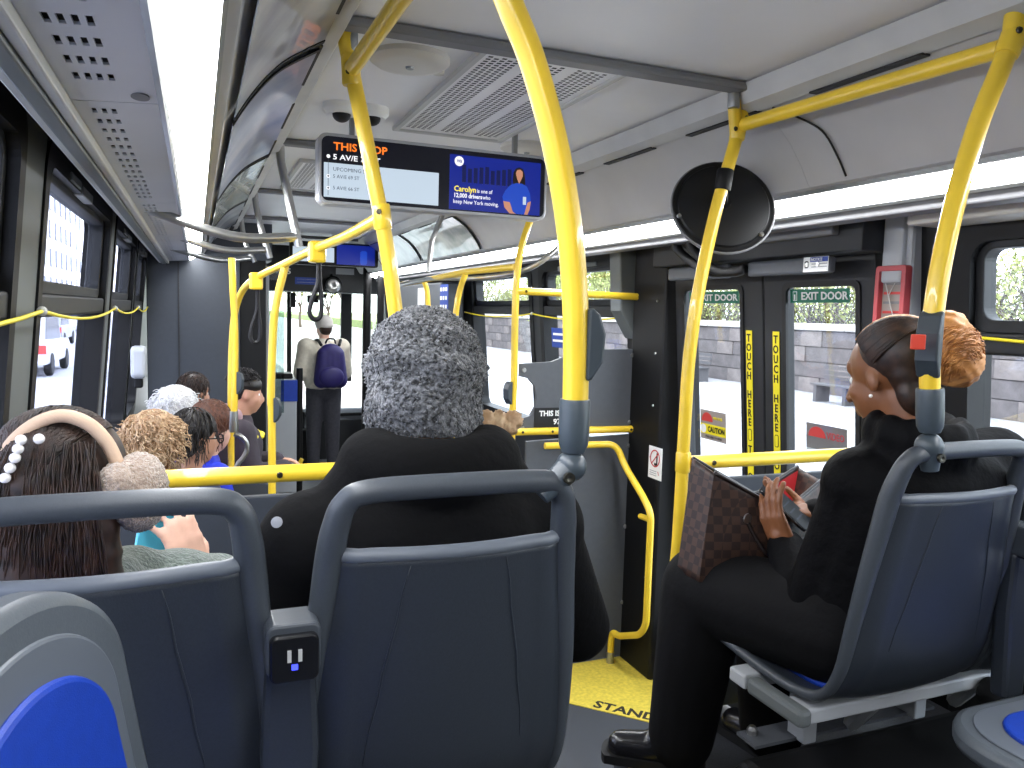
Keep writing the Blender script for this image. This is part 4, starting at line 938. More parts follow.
# steel hangers and steel cross rails
for k, (y, uu, vv) in enumerate(((3.25, 299, 247), (4.65, 270, 258), (6.05, 255, 262))):
    e = at(uu, vv, y=y); pts = [(-0.56, y, 2.42), (-0.555, y, 2.34), (-0.53, y, 2.22), tuple(e)]
    lab = ('nearest steel hanger tube dropping from the ceiling edge', 'second steel hanger tube dropping from the ceiling edge', 'farthest steel hanger tube by the driver partition')[k]
    q = MB().tube(spline(pts, 6), 0.017, 12).build('hanger_tube', 'steel', None, smooth=True, auto=40); tag(q, lab, 'rail', 'steel hanger tubes')
for k, (y0, u0, v0, y1, u1, v1) in enumerate(((3.5, 120, 197, 3.25, 296, 237), (4.75, 143, 222, 4.65, 265, 250), (5.9, 150, 240, 6.05, 250, 258))):
    a = at(u0, v0, x=-1.12); e = at(u1, v1, y=y1); m1 = a.lerp(e, 0.3) + Vector((0, 0, -0.035)); m2 = a.lerp(e, 0.65) + Vector((0, 0, -0.05))
    lab = ('nearest steel cross rail from the left wall to the hanger', 'middle steel cross rail from the left wall', 'farthest steel cross rail from the left wall')[k]
    r = empty('cross_rail', a); tag(r, lab, 'rail', 'steel cross rails')
    MB().tube([p - a for p in spline([a, m1, m2, e], 8)], 0.019, 12).build('tube', 'steel', r, smooth=True, auto=40)
    MB().lathe([(0, -0.02), (0.026, -0.02), (0.026, 0.02), (0, 0.02)], 12, (0, 0, 0), (1, 0, 0)).build('bracket', 'beam', r)
a = at(428, 272, y=4.7); q = MB().tube([(0.56, 4.68, 2.42), (a.x + 0.02, 4.7, 2.2), tuple(a)], 0.016, 12).build('hanger_tube', 'steel', None, smooth=True, auto=40); tag(q, 'steel hanger tube below the right end of the screen', 'rail')
q = MB().tube(spline([at(400, 285, y=5.2), at(430, 279, y=4.6), at(480, 278, y=3.9), at(530, 268, y=3.55), at(570, 238, y=3.5)], 8), 0.014, 10).build('cross_rail', 'steel', None, smooth=True); tag(q, 'curved steel rail under the yellow right rail', 'rail')
# pull cords along the windows
def cord(lab, pts, sg):
    c = empty('pull_cord', pts[0]); tag(c, lab, 'cord', 'yellow pull cords'); out = []
    for i in range(len(pts) - 1):
        a, b = Vector(pts[i]), Vector(pts[i + 1])
        for k in range(8): t = k / 8; out.append(a.lerp(b, t) - Vector((0, 0, 0.03 * 4 * t * (1 - t))) - Vector(pts[0]))
        MB().ball(a - Vector(pts[0]), 0.012, 8, 6).build('clip', 'alu_light', c)
    out.append(Vector(pts[-1]) - Vector(pts[0])); MB().tube(out, 0.005, 6).build('cord', 'yellow_sign', c, smooth=True)
cz = 1.745
cord('yellow pull cord looping along the left windows', [(-1.21, y, cz) for y in (0.2, 2.15, 3.97, 5.5, 6.55)], -1)
cord('yellow pull cord across the rear right window', [(1.21, y, 1.745) for y in (-0.5, 1.70)], 1)
cord('yellow pull cord along the front right windows', [(1.205, y, 1.775) for y in (3.5, 4.79, 6.2)], 1)
# black cable across the right cove
cb = [at(783, 95, x=0.615)] + [at(815, 112, x=0.66), at(830, 140, x=0.72), at(838, 170, x=0.765)]
cbp = [Vector((0.62, 0, 0))]
yc_ = 1.74
q = MB().tube(spline([(0.618, yc_ + 0.06, 2.36), (0.66, yc_ + 0.02, 2.335), (0.715, yc_ - 0.03, 2.29), (0.765, yc_ - 0.04, 2.226), (0.80, yc_ - 0.04, 2.175)], 6), 0.003, 6).build('cable', 'rubber', None, smooth=True); tag(q, 'thin black cable crossing the grey cove panel', 'cable')
# poster cards in the left cove
cp = cove_profile(-1)[2:7]
for k, (y0, y1, m_, lab) in enumerate(((0.47, 1.83, 'poster_grey', 'pale glossy poster card overhead in the left cove'), (1.87, 3.23, 'poster_blue', 'blue grey poster card in the left cove beside the screen'), (3.27, 4.63, 'poster_green', 'pale green poster card farther along the left cove'), (4.67, 6.03, 'poster_grey', 'last poster card in the left cove before the partition'))):
    r = empty('poster_card', (-0.7, (y0 + y1) / 2, 2.3)); tag(r, lab, 'poster'); r0 = Vector(r.location)
    dense = [(p.x, p.y) for p in spline([(x, z, 0) for x, z in cp], 4)]
    q = profile_sweep([(x + 0.010, z - 0.012) for x, z in dense], y0, y1, 0.002); q.xf(lambda p: p - r0).build('card', m_, r, smooth=True, auto=40)
    for yy in (y0, y1 - 0.02):
        q = profile_sweep([(x + 0.011, z - 0.014) for x, z in dense], yy, yy + 0.02, 0.004); q.xf(lambda p: p - r0).build('bow_strip', 'black_soft', r, smooth=True, auto=40)
cp = cove_profile(1)[2:7]
for k, (y0, y1, m_, lab) in enumerate(((4.67, 6.03, 'poster_green', 'glossy pale poster card in the right cove under the screen'), (6.07, 7.43, 'poster_grey', 'farther glossy poster card in the right cove'))):
    r = empty('poster_card', (0.7, (y0 + y1) / 2, 2.3)); tag(r, lab, 'poster'); r0 = Vector(r.location)
    dense = [(p.x, p.y) for p in spline([(x, z, 0) for x, z in cp], 4)]
    q = profile_sweep([(x - 0.010, z - 0.012) for x, z in dense], y0, y1, 0.002); q.xf(lambda p: p - r0).build('card', m_, r, smooth=True, auto=40)
    for yy in (y0, y1 - 0.02):
        q = profile_sweep([(x - 0.011, z - 0.014) for x, z in dense], yy, yy + 0.02, 0.004); q.xf(lambda p: p - r0).build('bow_strip', 'black_soft', r, smooth=True, auto=40)
# notices on the front right window
for k, (u, v, w, h) in enumerate(((560, 338, 0.24, 0.12), (578, 347, 0.16, 0.06))):
    c = at(u, v, x=1.2); s = plate('window_notice', c, Lr, Lu, w, h, 0.002, 'blue_sign'); tag(s, ('blue notice with white print on the right front window', 'smaller blue notice on the right front window')[k], 'sticker')
    for j in range(2 if k == 0 else 1): plate('print_line', c + Vector((-0.003, 0, 0.022 - 0.04 * j)), Lr, Lu, w * 0.8, 0.014, 0.001, 'white_paint', s)
# ================================================================== SEATS
PROF = [(0.49, 0.430, 0.195), (0.44, 0.415, 0.203), (0.25, 0.402, 0.21), (0.13, 0.408, 0.213), (0.065, 0.435, 0.213), (0.028, 0.50, 0.212), (0.008, 0.60, 0.208), (-0.008, 0.70, 0.200), (-0.022, 0.80, 0.188), (-0.034, 0.876, 0.180)]
def make_seat(narrow=1.0):
    r = empty('bus_seat')
    dense = spline([Vector(p) for p in PROF], 4); n = len(dense) - 1
    def S(a, b, off=0.0):
        p = dense[min(n, int(round(b * n)))]; w = p.z * narrow; x = (2 * a - 1) * w; e = 1 - (2 * a - 1) ** 2
        back = min(1, max(0, (p.y - 0.41) / 0.12))
        bulge = 0.034 * e * back; dip = 0.02 * e * (1 - back)
        # raised side bolster line
        ridge = 0.006 * math.exp(-((abs(2 * a - 1) - 0.78) / 0.07) ** 2)
        return Vector((x, p.x - bulge - ridge * back, p.y - dip))
    MB().grid(lambda a, b: S(a, b), 28, n).build('shell', 'seat_shell', r, smooth=True, solid=0.014)
    edge = [Vector((p.z * narrow, p.x, p.y)) for p in dense]
    top = [Vector((0.174 * narrow, -0.046, 0.92)), Vector((0.163 * narrow, -0.057, 0.955)), Vector((0.130 * narrow, -0.064, 0.972)), Vector((0.0, -0.066, 0.975))]
    half = edge + spline([edge[-1]] + top, 6)[1:]
    full = half + [Vector((-p.x, p.y, p.z)) for p in half[::-1][1:]]
    k = len(full); rad = []
    for p in full: rad.append(0.012 + 0.0085 * min(1, max(0, (p.z - 0.45) / 0.4)) - 0.003 * min(1, max(0, (p.z - 0.90) / 0.06)))
    rim = MB().tube(full, rad, 14).build('rim', 'seat_rim', r, smooth=True)
    lipc = [S(i / 20, 1.0) for i in range(21)]
    MB().tube([p + Vector((0, 0, 0.002)) for p in lipc], 0.011, 10).build('lip', 'seat_lip', r, smooth=True)
    MB().grid(lambda a, b: S(0.14 + 0.72 * a, 0.06 + 0.32 * b) + Vector((0, 0, 0.014)), 10, 10).build('seat_pad', 'blue_pad', r, smooth=True, solid=0.012)
    MB().grid(lambda a, b: S(0.16 + 0.68 * a, 0.62 + 0.33 * b) + Vector((0, 0.014, 0.0)), 10, 10).build('back_pad', 'blue_pad', r, smooth=True, solid=0.012)
    # moulded crease on the back
    for sx in (-1, 1):
        cr = [S(0.5 + sx * (0.20 + 0.10 * (1 - t)), 0.98 - 0.36 * (1 - t)) + Vector((0, -0.0075, 0)) for t in [i / 10 for i in range(11)]]
        MB().tube(cr, [0.0005 + 0.0016 * math.sin(math.pi * i / 10) for i in range(11)], 6).build('crease', 'seat_shell', r, smooth=True)
    return r
seat0 = make_seat(); SEATS = [(-0.52, 1.11, 'dark grey seat with handle back where the grey beanie passenger sits'), (-0.985, 1.11, 'dark grey window seat where the earmuff passenger sits'), (0.575, 1.155, 'dark grey seat holding the woman with the bun'), (1.015, 1.155, 'dark grey window seat beside the woman with the bun')]
for i, (x, y, lab) in enumerate(SEATS):
    s = seat0 if i == 0 else copy_tree(seat0); s.location = (x, y, PZ); tag(s, lab, 'seat', 'forward facing rear seats')
# low-floor seats under the front passengers (face the aisle)
LOW = [(-0.98, 3.62), (-0.98, 4.08), (-0.98, 4.54), (-0.98, 5.0), (-0.98, 5.5)]
for i, (x, y) in enumerate(LOW):
    s = copy_tree(seat0); s.location = (x, y, 0.0); s.rotation_euler.z = -math.pi / 2
    tag(s, ('grey aisle facing seat under the blonde frizzy haired passenger', 'grey aisle facing seat under the passenger in glasses', 'grey aisle facing seat under the red haired passenger', 'grey aisle facing seat under the white haired passenger', 'grey aisle facing seat nearest the driver partition')[i], 'seat', 'aisle facing seats along the left wall')
sm = MB().prism(rrect(-0.21, 0.21, 0, 0.5, 0.12), 0, 'y', -0.02, 0.02).build('priority_seat', 'seat_rim', None, bevel=0.012); pz = at(248, 475, y=4.0); sm.location = (pz.x - 0.06, 4.0, 0.42); tag(sm, 'rounded grey seat back beside the red haired passenger', 'seat')
# USB charger posts between the seats
for k, (x, y, lab) in enumerate(((-0.752, 1.085, 'small black USB charger between the left seat pair'), (0.805, 1.125, 'small black USB charger between the right seat pair'))):
    u = empty('usb_charger', (x, y, PZ)); tag(u, lab, 'charger', 'USB chargers')
    MB().prism(rrect(-0.032, 0.032, -0.032, 0.032, 0.010), 0, 'y', -0.055, 0.0).xf(lambda p: p + Vector((0, 0, 0.755))).build('case', 'phone_black', u, bevel=0.003)
    MB().prism(rrect(-0.036, 0.036, -0.03, 0.042, 0.012), 0, 'y', -0.045, 0.02).xf(lambda p: p + Vector((0, 0, 0.757))).build('cap', 'seat_rim', u, bevel=0.004)
    for dx in (-0.007, 0.007): MB().box(dx - 0.0025, dx + 0.0025, -0.0575, -0.055, 0.752, 0.768).build('port', 'alu_light', u)
    MB().box(-0.004, 0.004, -0.0575, -0.055, 0.741, 0.748).build('indicator', 'usb_glow' if k == 0 else 'alu_light', u)
    MB().prism([(-0.03, 0.40), (0.03, 0.40), (0.04, 0.60), (0.034, 0.735), (-0.034, 0.735), (-0.04, 0.60)], 0, 'y', -0.012, 0.03).build('column', 'seat_shell', u, bevel=0.01)
# supports
for (x0, x1, y, zb_, lab) in ((0.33, 1.2, 1.155, 0.75, 'grey metal seat support under the right pair'), (-1.2, -0.30, 1.11, PZ, 'grey metal seat support under the left pair')):
    s = empty('seat_support', ((x0 + x1) / 2, y, zb_)); tag(s, lab, 'support'); c = (x0 + x1) / 2; H = PZ + 0.375 - zb_
    MB().box(x0 - c, x1 - c, 0.10, 0.17, H - 0.03, H + 0.005).build('crossbeam', 'post_grey', s, bevel=0.006)
    MB().box(x0 - c, x1 - c, 0.28, 0.34, H - 0.03, H + 0.005).build('crossbeam', 'post_grey', s, bevel=0.006)
    MB().box(x0 - c - 0.005, x0 - c + 0.03, 0.09, 0.27, H - 0.03, H + 0.01).build('side_arm', 'pillar_grey', s, bevel=0.01)
    for t in (0.2, 0.62):
        xx = x0 - c + t * (x1 - x0)
        MB().box(xx - 0.02, xx + 0.02, 0.24, 0.30, 0.0, H).build('leg', 'post_grey', s, bevel=0.005)
        MB().tube([(xx + 0.08, 0.13, H - 0.02), (xx + 0.16, 0.27, 0.01)], 0.02, 8).build('brace', 'post_grey', s)
    MB().box(x0 - c + 0.03, x0 - c + 0.62, 0.265, 0.335, 0.0, 0.008).build('base_plate', 'panel_grey', s)
    for i in range(4): MB().lathe([(0, 0), (0.013, 0), (0.013, 0.012), (0.008, 0.02), (0, 0.02)], 8, (x0 - c + 0.06 + 0.17 * i, 0.315, 0.008)).build('bolt', 'steel', s)
    MB().lathe([(0.014, -0.03), (0.034, -0.03), (0.036, 0.0), (0.034, 0.03), (0.014, 0.03)], 20, (0.13, 0.06, H - 0.03), (0, 1, 0)).build('rubber_bush', 'rubber', s, smooth=True, auto=40)
bx = MB().prism([(0.55, PZ), (1.46, PZ), (1.46, 0.68), (1.40, 0.75), (0.55, 0.75)], 0, 'x', 0.30, 1.22).build('floor_wheel_box', 'black', bevel=0.02); struct(bx)
# aisle-facing seats in the foreground
def outline_back(w0, w1, h, n=32):
    pts = [(-w0, 0.0)] 
    for i in range(n + 1):
        a = math.pi - math.pi * i / n; pts.append((w1 * math.cos(a), h - 0.14 + 0.14 * math.sin(a)))
    pts.append((w0, 0.0)); return pts
def side_seat(lab, loc, rz, tilt):
    r = empty('aisle_facing_seat', loc, rz); tag(r, lab, 'seat', 'foreground aisle facing seats')
    # local: faces +Y, x along the wall, z up from the cushion
    def T(p):
        z = p.z; y = p.y - tilt * z; return Vector((p.x, y, z))
    MB().prism(outline_back(0.25, 0.20, 0.56), 0, 'y', -0.03, 0.02).xf(T).build('back_shell', 'side_seat', r, bevel=0.014, smooth=True, auto=50)
    MB().prism([(x * 0.84, 0.05 + z * 0.84) for x, z in outline_back(0.24, 0.19, 0.56)], 0, 'y', 0.015, 0.024).xf(T).build('back_rim', 'seat_lip', r, bevel=0.004)
    MB().prism([(x * 0.74, 0.06 + z * 0.75) for x, z in outline_back(0.24, 0.18, 0.56)], 0, 'y', 0.02, 0.032).xf(T).build('back_pad', 'blue_pad', r, bevel=0.006)
    MB().prism(rrect(-0.235, 0.235, -0.04, 0.43, 0.13, 8), 0, 'z', -0.045, 0.0).build('pan', 'side_seat', r, bevel=0.014, smooth=True, auto=50)
    MB().prism(rrect(-0.205, 0.205, 0.0, 0.40, 0.11, 8), 0, 'z', 0.0, 0.004).build('pan_rim', 'seat_lip', r, bevel=0.002)
    MB().prism(rrect(-0.165, 0.165, 0.03, 0.355, 0.09, 8), 0, 'z', 0.0, 0.012).build('seat_pad', 'blue_pad', r, bevel=0.005)
    MB().box(-0.2, 0.2, 0.02, 0.28, -0.43, -0.045).build('pedestal', 'black', r, bevel=0.01)
    return r
side_seat('light grey aisle facing seat with blue pad at the bottom left corner', (-0.985, 0.80, 0.925), math.radians(-110), 0.12)
side_seat('light grey aisle facing seat with blue cushion at the bottom right corner', (0.92, 0.85, 0.985), math.pi / 2, 0.10)
# ================================================================== PEOPLE
Z = Vector((0, 0, 1))
def seated(P, ang, floor_z, seat_z, s=1.0, lean=0.06, sw=0.18, kneespread=0.10):
    F = Vector((math.sin(ang), math.cos(ang), 0)); S = Vector((F.y, -F.x, 0)); P = Vector(P)
    J = {'F': F, 'S': S}
    J['pelvis'] = P + Z * (seat_z + 0.11); J['chest'] = J['pelvis'] + Z * 0.36 * s + F * lean
    J['neck'] = J['chest'] + Z * 0.15 * s + F * 0.02; J['head'] = J['neck'] + Z * 0.155 * s + F * 0.035
    for k, sg in (('l', -1), ('r', 1)):
        J['hip' + k] = J['pelvis'] + S * sg * 0.09 - Z * 0.02; J['knee' + k] = J['hip' + k] + F * 0.42 * s + S * sg * (kneespread - 0.08) + Z * 0.02
        a = J['knee' + k] + F * 0.03; a.z = floor_z + 0.085; J['ank' + k] = a; J['toe' + k] = a + F * 0.15 + Z * -0.05
        J['sh' + k] = J['chest'] + Z * 0.075 * s + S * sg * sw; J['el' + k] = J['sh' + k] - Z * 0.26 * s + F * 0.05 + S * sg * 0.05
        J['wr' + k] = J['el' + k] + F * 0.20 - S * sg * 0.09 + Z * 0.02
    J['hF'] = F.copy(); J['hU'] = Z.copy()
    return J
def standing(P, ang, s=1.0, sw=0.185):
    F = Vector((math.sin(ang), math.cos(ang), 0)); S = Vector((F.y, -F.x, 0)); P = Vector(P); J = {'F': F, 'S': S}
    J['pelvis'] = P + Z * 0.93 * s; J['chest'] = P + Z * 1.27 * s; J['neck'] = P + Z * 1.43 * s; J['head'] = P + Z * 1.575 * s + F * 0.02
    for k, sg in (('l', -1), ('r', 1)):
        J['hip' + k] = J['pelvis'] + S * sg * 0.09 - Z * 0.04; J['knee' + k] = P + S * sg * 0.10 + Z * 0.49 * s + F * 0.02; J['ank' + k] = P + S * sg * 0.105 + Z * 0.09; J['toe' + k] = J['ank' + k] + F * 0.15 - Z * 0.05
        J['sh' + k] = P + Z * 1.37 * s + S * sg * sw; J['el' + k] = J['sh' + k] - Z * 0.27 * s + S * sg * 0.06; J['wr' + k] = J['el' + k] - Z * 0.08 + F * 0.2
    J['hF'] = F.copy(); J['hU'] = Z.copy(); return J
def hand(mb, W, D, N, thumb=1, curl=0.5, spread=0.018, s=1.0):
    W = Vector(W); D = Vector(D).normalized(); N = Vector(N); N = (N - D * N.dot(D)).normalized(); S = D.cross(N)
    capsule(mb, W, W + D * 0.035 * s, 0.024 * s, 0.026 * s, 10)
    for i in range(4):
        o = (i - 1.5) * 0.0185; b = W + D * 0.085 * s + S * o
        capsule(mb, W + D * 0.03 + S * o * 0.8, b, 0.015 * s, 0.012 * s, 8)
        L_ = (0.036, 0.042, 0.040, 0.032)[i] * s; d = D.copy(); p = b; a = curl * (0.8 + 0.12 * i)
        for k in range(3):
            d = (d * math.cos(a * 0.8) + N * math.sin(a * 0.8)).normalized() if k == 0 else (d + N * a * 0.9).normalized()
            q = p + d * L_ * (1.0, 0.75, 0.6)[k] + S * (i - 1.5) * spread * 0.15; capsule(mb, p, q, 0.0092 * s, (0.0088, 0.0082, 0.0075)[k] * s, 8); p = q
    b = W + D * 0.025 * s + S * thumb * -0.026 * s; q = b + (D * 0.6 - S * thumb * 0.6 + N * 0.45).normalized() * 0.042 * s; capsule(mb, b, q, 0.015 * s, 0.011 * s, 8)
    capsule(mb, q, q + (D * 0.9 - S * thumb * 0.05 + N * 0.5).normalized() * 0.032 * s, 0.0105 * s, 0.0085 * s, 8)
def head_prims(mb, J, hs=1.0):
    F = J['hF'].normalized(); U = J['hU']; U = (U - F * U.dot(F)).normalized(); S = F.cross(U); c = J['head']
    rot = Matrix((S, F, U)).transposed()
    e = lambda a, b, d, r: mb.ball(c + (S * a + F * b + U * d) * hs, tuple(k * hs for k in r), 18, 12, rot)
    e(0, -0.012, 0.028, (0.074, 0.092, 0.084)); e(0, 0.030, -0.03, (0.060, 0.062, 0.078)); e(0, 0.045, -0.085, (0.036, 0.036, 0.03))
    e(0, 0.060, 0.035, (0.05, 0.022, 0.03))                                   # brow
    capsule(mb, c + (F * 0.088 + U * 0.01) * hs, c + (F * 0.108 - U * 0.026) * hs, 0.008 * hs, 0.012 * hs, 10)   # nose
    for sg in (-1, 1):
        e(sg * 0.010, 0.098, -0.03, (0.009, 0.009, 0.008)); e(sg * 0.073, -0.008, -0.012, (0.008, 0.015, 0.026)); e(sg * 0.036, 0.058, -0.022, (0.022, 0.022, 0.02))
    e(0, 0.088, -0.056, (0.022, 0.010, 0.007)); e(0, 0.085, -0.068, (0.019, 0.010, 0.008))
    capsule(mb, J['neck'] - U * 0.02, c - U * 0.05 * hs - F * 0.015, 0.056, 0.052, 14)
    return F, U, S, c
def body_prims(mb, J, g=0.0, legs=True, arms=True, torso=True, arm_g=None, w=1.0):
    S, F = J['S'], J['F']; ag = g if arm_g is None else arm_g
    if torso:
        for sg in (-1, 1):
            capsule(mb, J['pelvis'] + S * sg * 0.055 * w, J['chest'] + S * sg * 0.075 * w, 0.115 + g, 0.108 + g)
            capsule(mb, J['chest'] + S * sg * 0.05 * w + Z * 0.02, J['sh' + ('l' if sg < 0 else 'r')], 0.095 + g, 0.058 + g)
        capsule(mb, J['chest'], J['neck'] - Z * 0.03, 0.10 + g, 0.06 + g * 0.6)
    for k in 'lr':
        if arms:
            capsule(mb, J['sh' + k], J['el' + k], 0.052 + ag, 0.040 + ag); capsule(mb, J['el' + k], J['wr' + k], 0.040 + ag, 0.027 + ag)
        if legs:
            capsule(mb, J['hip' + k], J['knee' + k], 0.085 + g, 0.056 + g); capsule(mb, J['knee' + k], J['ank' + k], 0.055 + g, 0.038 + g)
def make_person(lab, J, skin, coat, trousers, shoes, voxel=0.009, coat_g=0.022, arm_g=None, hands=None, eyes=True, legs=True, w=1.0, collar_r=0.0, hs=1.0, coat_name='jacket', tr_g=0.014, coat_disp=None, extra_coat=None, coat_up=0.0):
    mb = MB(); F, U, S, c = head_prims(mb, J, hs); body_prims(mb, J, -0.004, w=w)
    for k in 'lr':
        capsule(mb, J['ank' + k], J['toe' + k], 0.035, 0.028)
        if hands and k in hands: hand(mb, J['wr' + k], *hands[k][:2], **hands[k][2])
        else: hand(mb, J['wr' + k], (J['wr' + k] - J['el' + k]), -Z, thumb=1 if k == 'l' else -1, curl=0.5)
    b = fuse(mb, 'person', skin, None, voxel, 4); tag(b, lab, 'person')
    for sg in (-1, 1):
        if eyes:
            MB().ball(c + (S * sg * 0.031 + F * 0.0655 + U * 0.006) * hs, 0.0105 * hs, 10, 8).build('eye', 'white_paint', b, smooth=True)
            MB().ball(c + (S * sg * 0.031 + F * 0.0735 + U * 0.006) * hs, 0.0042 * hs, 8, 6).build('iris', 'hair_black', b, smooth=True)
    Jc = dict(J); Jc['pelvis'] = J['pelvis'] + Z * coat_up; mb = MB(); body_prims(mb, Jc, coat_g, legs=False, arm_g=arm_g, w=w)
    if collar_r: capsule(mb, J['neck'] - Z * 0.03, J['neck'] + Z * 0.03 + J['F'] * 0.01, 0.06 + collar_r, 0.055 + collar_r)
    if extra_coat: extra_coat(mb)
    fuse(mb, coat_name, coat, b, max(voxel, 0.009), 14, disp=coat_disp)
    mb = MB()
    for k in 'lr':
        capsule(mb, J['hip' + k], J['knee' + k], 0.085 + tr_g, 0.056 + tr_g * 1.3); capsule(mb, J['knee' + k], J['ank' + k], 0.055 + tr_g * 1.4, 0.044 + tr_g)
    capsule(mb, J['pelvis'] - J['S'] * 0.06, J['pelvis'] + J['S'] * 0.06, 0.12 + tr_g * 0.5, 0.12 + tr_g * 0.5)
    fuse(mb, 'trousers', trousers, b, 0.012, 5)
    for k in 'lr':
        mb = MB(); a, t = J['ank' + k], J['toe' + k]; capsule(mb, a - Z * 0.01, a + (t - a) * 0.3, 0.052, 0.046); capsule(mb, a - Z * 0.035, t + Z * 0.004, 0.048, 0.040); 
        sh = fuse(mb, 'shoe', shoes, b, 0.008, 4)
        d = Vector((t.x - a.x, t.y - a.y, 0)).normalized(); zz = min(a.z - 0.085, 9) + 0.002
        mb = MB(); n0 = Vector((a.x, a.y, 0)) - d * 0.05; n1 = Vector((t.x, t.y, 0)) + d * 0.035; sd = Vector((d.y, -d.x, 0))
        out = []
        for i in range(16):
            q = 2 * math.pi * i / 16; ctr = n1 if math.cos(q) > 0 else n0; out.append(ctr + d * 0.02 * math.cos(q) + sd * 0.048 * math.sin(q))
        mb.prism([(p.x, p.y) for p in out], 0, 'z', zz, zz + 0.024); mb.build('sole', 'sole' if shoes != 'shoe_white' else 'shoe_white', sh)
    return b, (F, U, S, c)
def ell(c, S, F, U, r, d): return c + S * (d[0] * r[0]) + F * (d[1] * r[1]) + U * (d[2] * r[2])
def slerp_path(c, S, F, U, r, d0, d1, n=10, jit=0.0):
    a = Vector(d0).normalized(); b = Vector(d1).normalized(); out = []
    for i in range(n + 1):
        t = i / n; d = (a * (1 - t) + b * t).normalized(); out.append(ell(c, S, F, U, r, d * (1 + jit * random.uniform(-1, 1))))
    return out
def hair_cap(b, frame, m_, hs=1.0, back=0.0, grow=0.0, low=0.0, voxel=0.008, name='hair', extra=None, front=0.0):
    F, U, S, c = frame; rot = Matrix((S, F, U)).transposed(); mb = MB()
    mb.ball(c + (-F * (0.022 + back) + U * 0.042) * hs, tuple(k * hs for k in (0.082 + grow, 0.094 + grow, 0.080 + grow)), 22, 14, rot)
    mb.ball(c + (-F * 0.048 - U * (0.01 + low)) * hs, tuple(k * hs for k in (0.076 + grow, 0.062 + grow, 0.085 + grow)), 22, 14, rot)
    if extra: extra(mb)
    return fuse(mb, name, m_, b, voxel, 5)
def curls(b, frame, m_, n, length, wave, r=0.0016, hs=1.0, rad=(0.088, 0.10, 0.102), down=0.6, name='hair_strand', off=(0, -0.02, 0.03), minz=-0.6, facecut=0.35):
    F, U, S, c = frame; c2 = c + (F * off[1] + U * off[2]) * hs; roots = []
    while len(roots) < n:
        d = Vector((random.gauss(0, 1), random.gauss(0, 1), random.gauss(0, 1))).normalized()
        if d.y > facecut and d.z < 0.55 or d.z < minz: continue
        p = ell(c2, S, F, U, tuple(k * hs for k in rad), d); dirv = (S * d.x + F * d.y + U * d.z) * (1 - down) - U * down * 0.9; dirv += (S * random.uniform(-1, 1) + F * random.uniform(-1, 1)) * 0.25
        pts = [p - (S * d.x + F * d.y + U * d.z) * 0.006]; ph = random.uniform(0, 6.28); side = dirv.cross(U + S * 0.1).normalized() if dirv.length > 0 else S; s2 = dirv.cross(side).normalized()
        for k in range(1, 9):
            t = k / 8; q = p + dirv.normalized() * length * t * random.uniform(0.92, 1.05) + side * wave * math.sin(ph + t * 8) + s2 * wave * math.cos(ph + t * 8)
            # stay outside the head
            v = q - c2; lv = Vector((v.dot(S) / (rad[0] * hs), v.dot(F) / (rad[1] * hs), v.dot(U) / (rad[2] * hs)))
            if lv.length < 1.02 and lv.length > 1e-4: q = c2 + (S * lv.x * rad[0] + F * lv.y * rad[1] + U * lv.z * rad[2]) * hs / lv.length * 1.03
            pts.append(q)
        roots.append(pts)
    return strands(name, m_, b, roots, r)
# ---- passenger in the grey beanie (left aisle seat)
hd_ = at(425, 380, y=1.40)
J = seated((hd_.x - 0.005, 1.30, 0), 0.0, PZ, PZ + 0.43, 1.0, 0.03, 0.20)
dz = (hd_.z - 0.045) - J['head'].z
for k in ('chest', 'neck', 'head', 'shl', 'shr', 'ell', 'elr', 'wrl', 'wrr'): J[k] = J[k] + Z * dz
J['pelvis'] = J['pelvis'] + Z * max(0, dz * 0.4)
J['hF'] = Vector((0.10, 1, -0.05)); J['head'] += Vector((0, 0.0, 0))
for k, sg in (('l', -1), ('r', 1)): J['sh' + k] += Vector((sg * 0.005, 0, 0.0)); J['el' + k] += Vector((sg * 0.075, 0, 0.03)); 
J['chest'] += Vector((0, 0, 0.05))
for k in 'lr': J['ank' + k].y -= 0.14; J['toe' + k].y -= 0.14
def hood(mb):
    n = J['neck']
    for i in range(13):
        a = math.pi * (0.0 + i / 12); mb.ball(n + Vector((math.cos(a) * 0.105, -0.02 - math.sin(a) * 0.075, 0.062 - 0.012 * math.sin(a))), (0.066, 0.055, 0.065), 12, 8)
    for sg in (-1, 1): mb.ball(J['sh' + ('l' if sg < 0 else 'r')] + Vector((-sg * 0.055, 0, 0.03)), (0.10, 0.09, 0.075), 12, 8); mb.ball(n + Vector((sg * 0.125, -0.02, 0.005)), (0.075, 0.075, 0.07), 12, 8)
bp, fr = make_person('passenger seen from behind in a grey knit beanie and black jacket', J, 'skin_c', 'jacket_black', 'trouser_black', 'shoe_black', 0.009, 0.04, 0.034, extra_coat=hood, w=1.05, hs=0.9)
F, U, S, c = fr
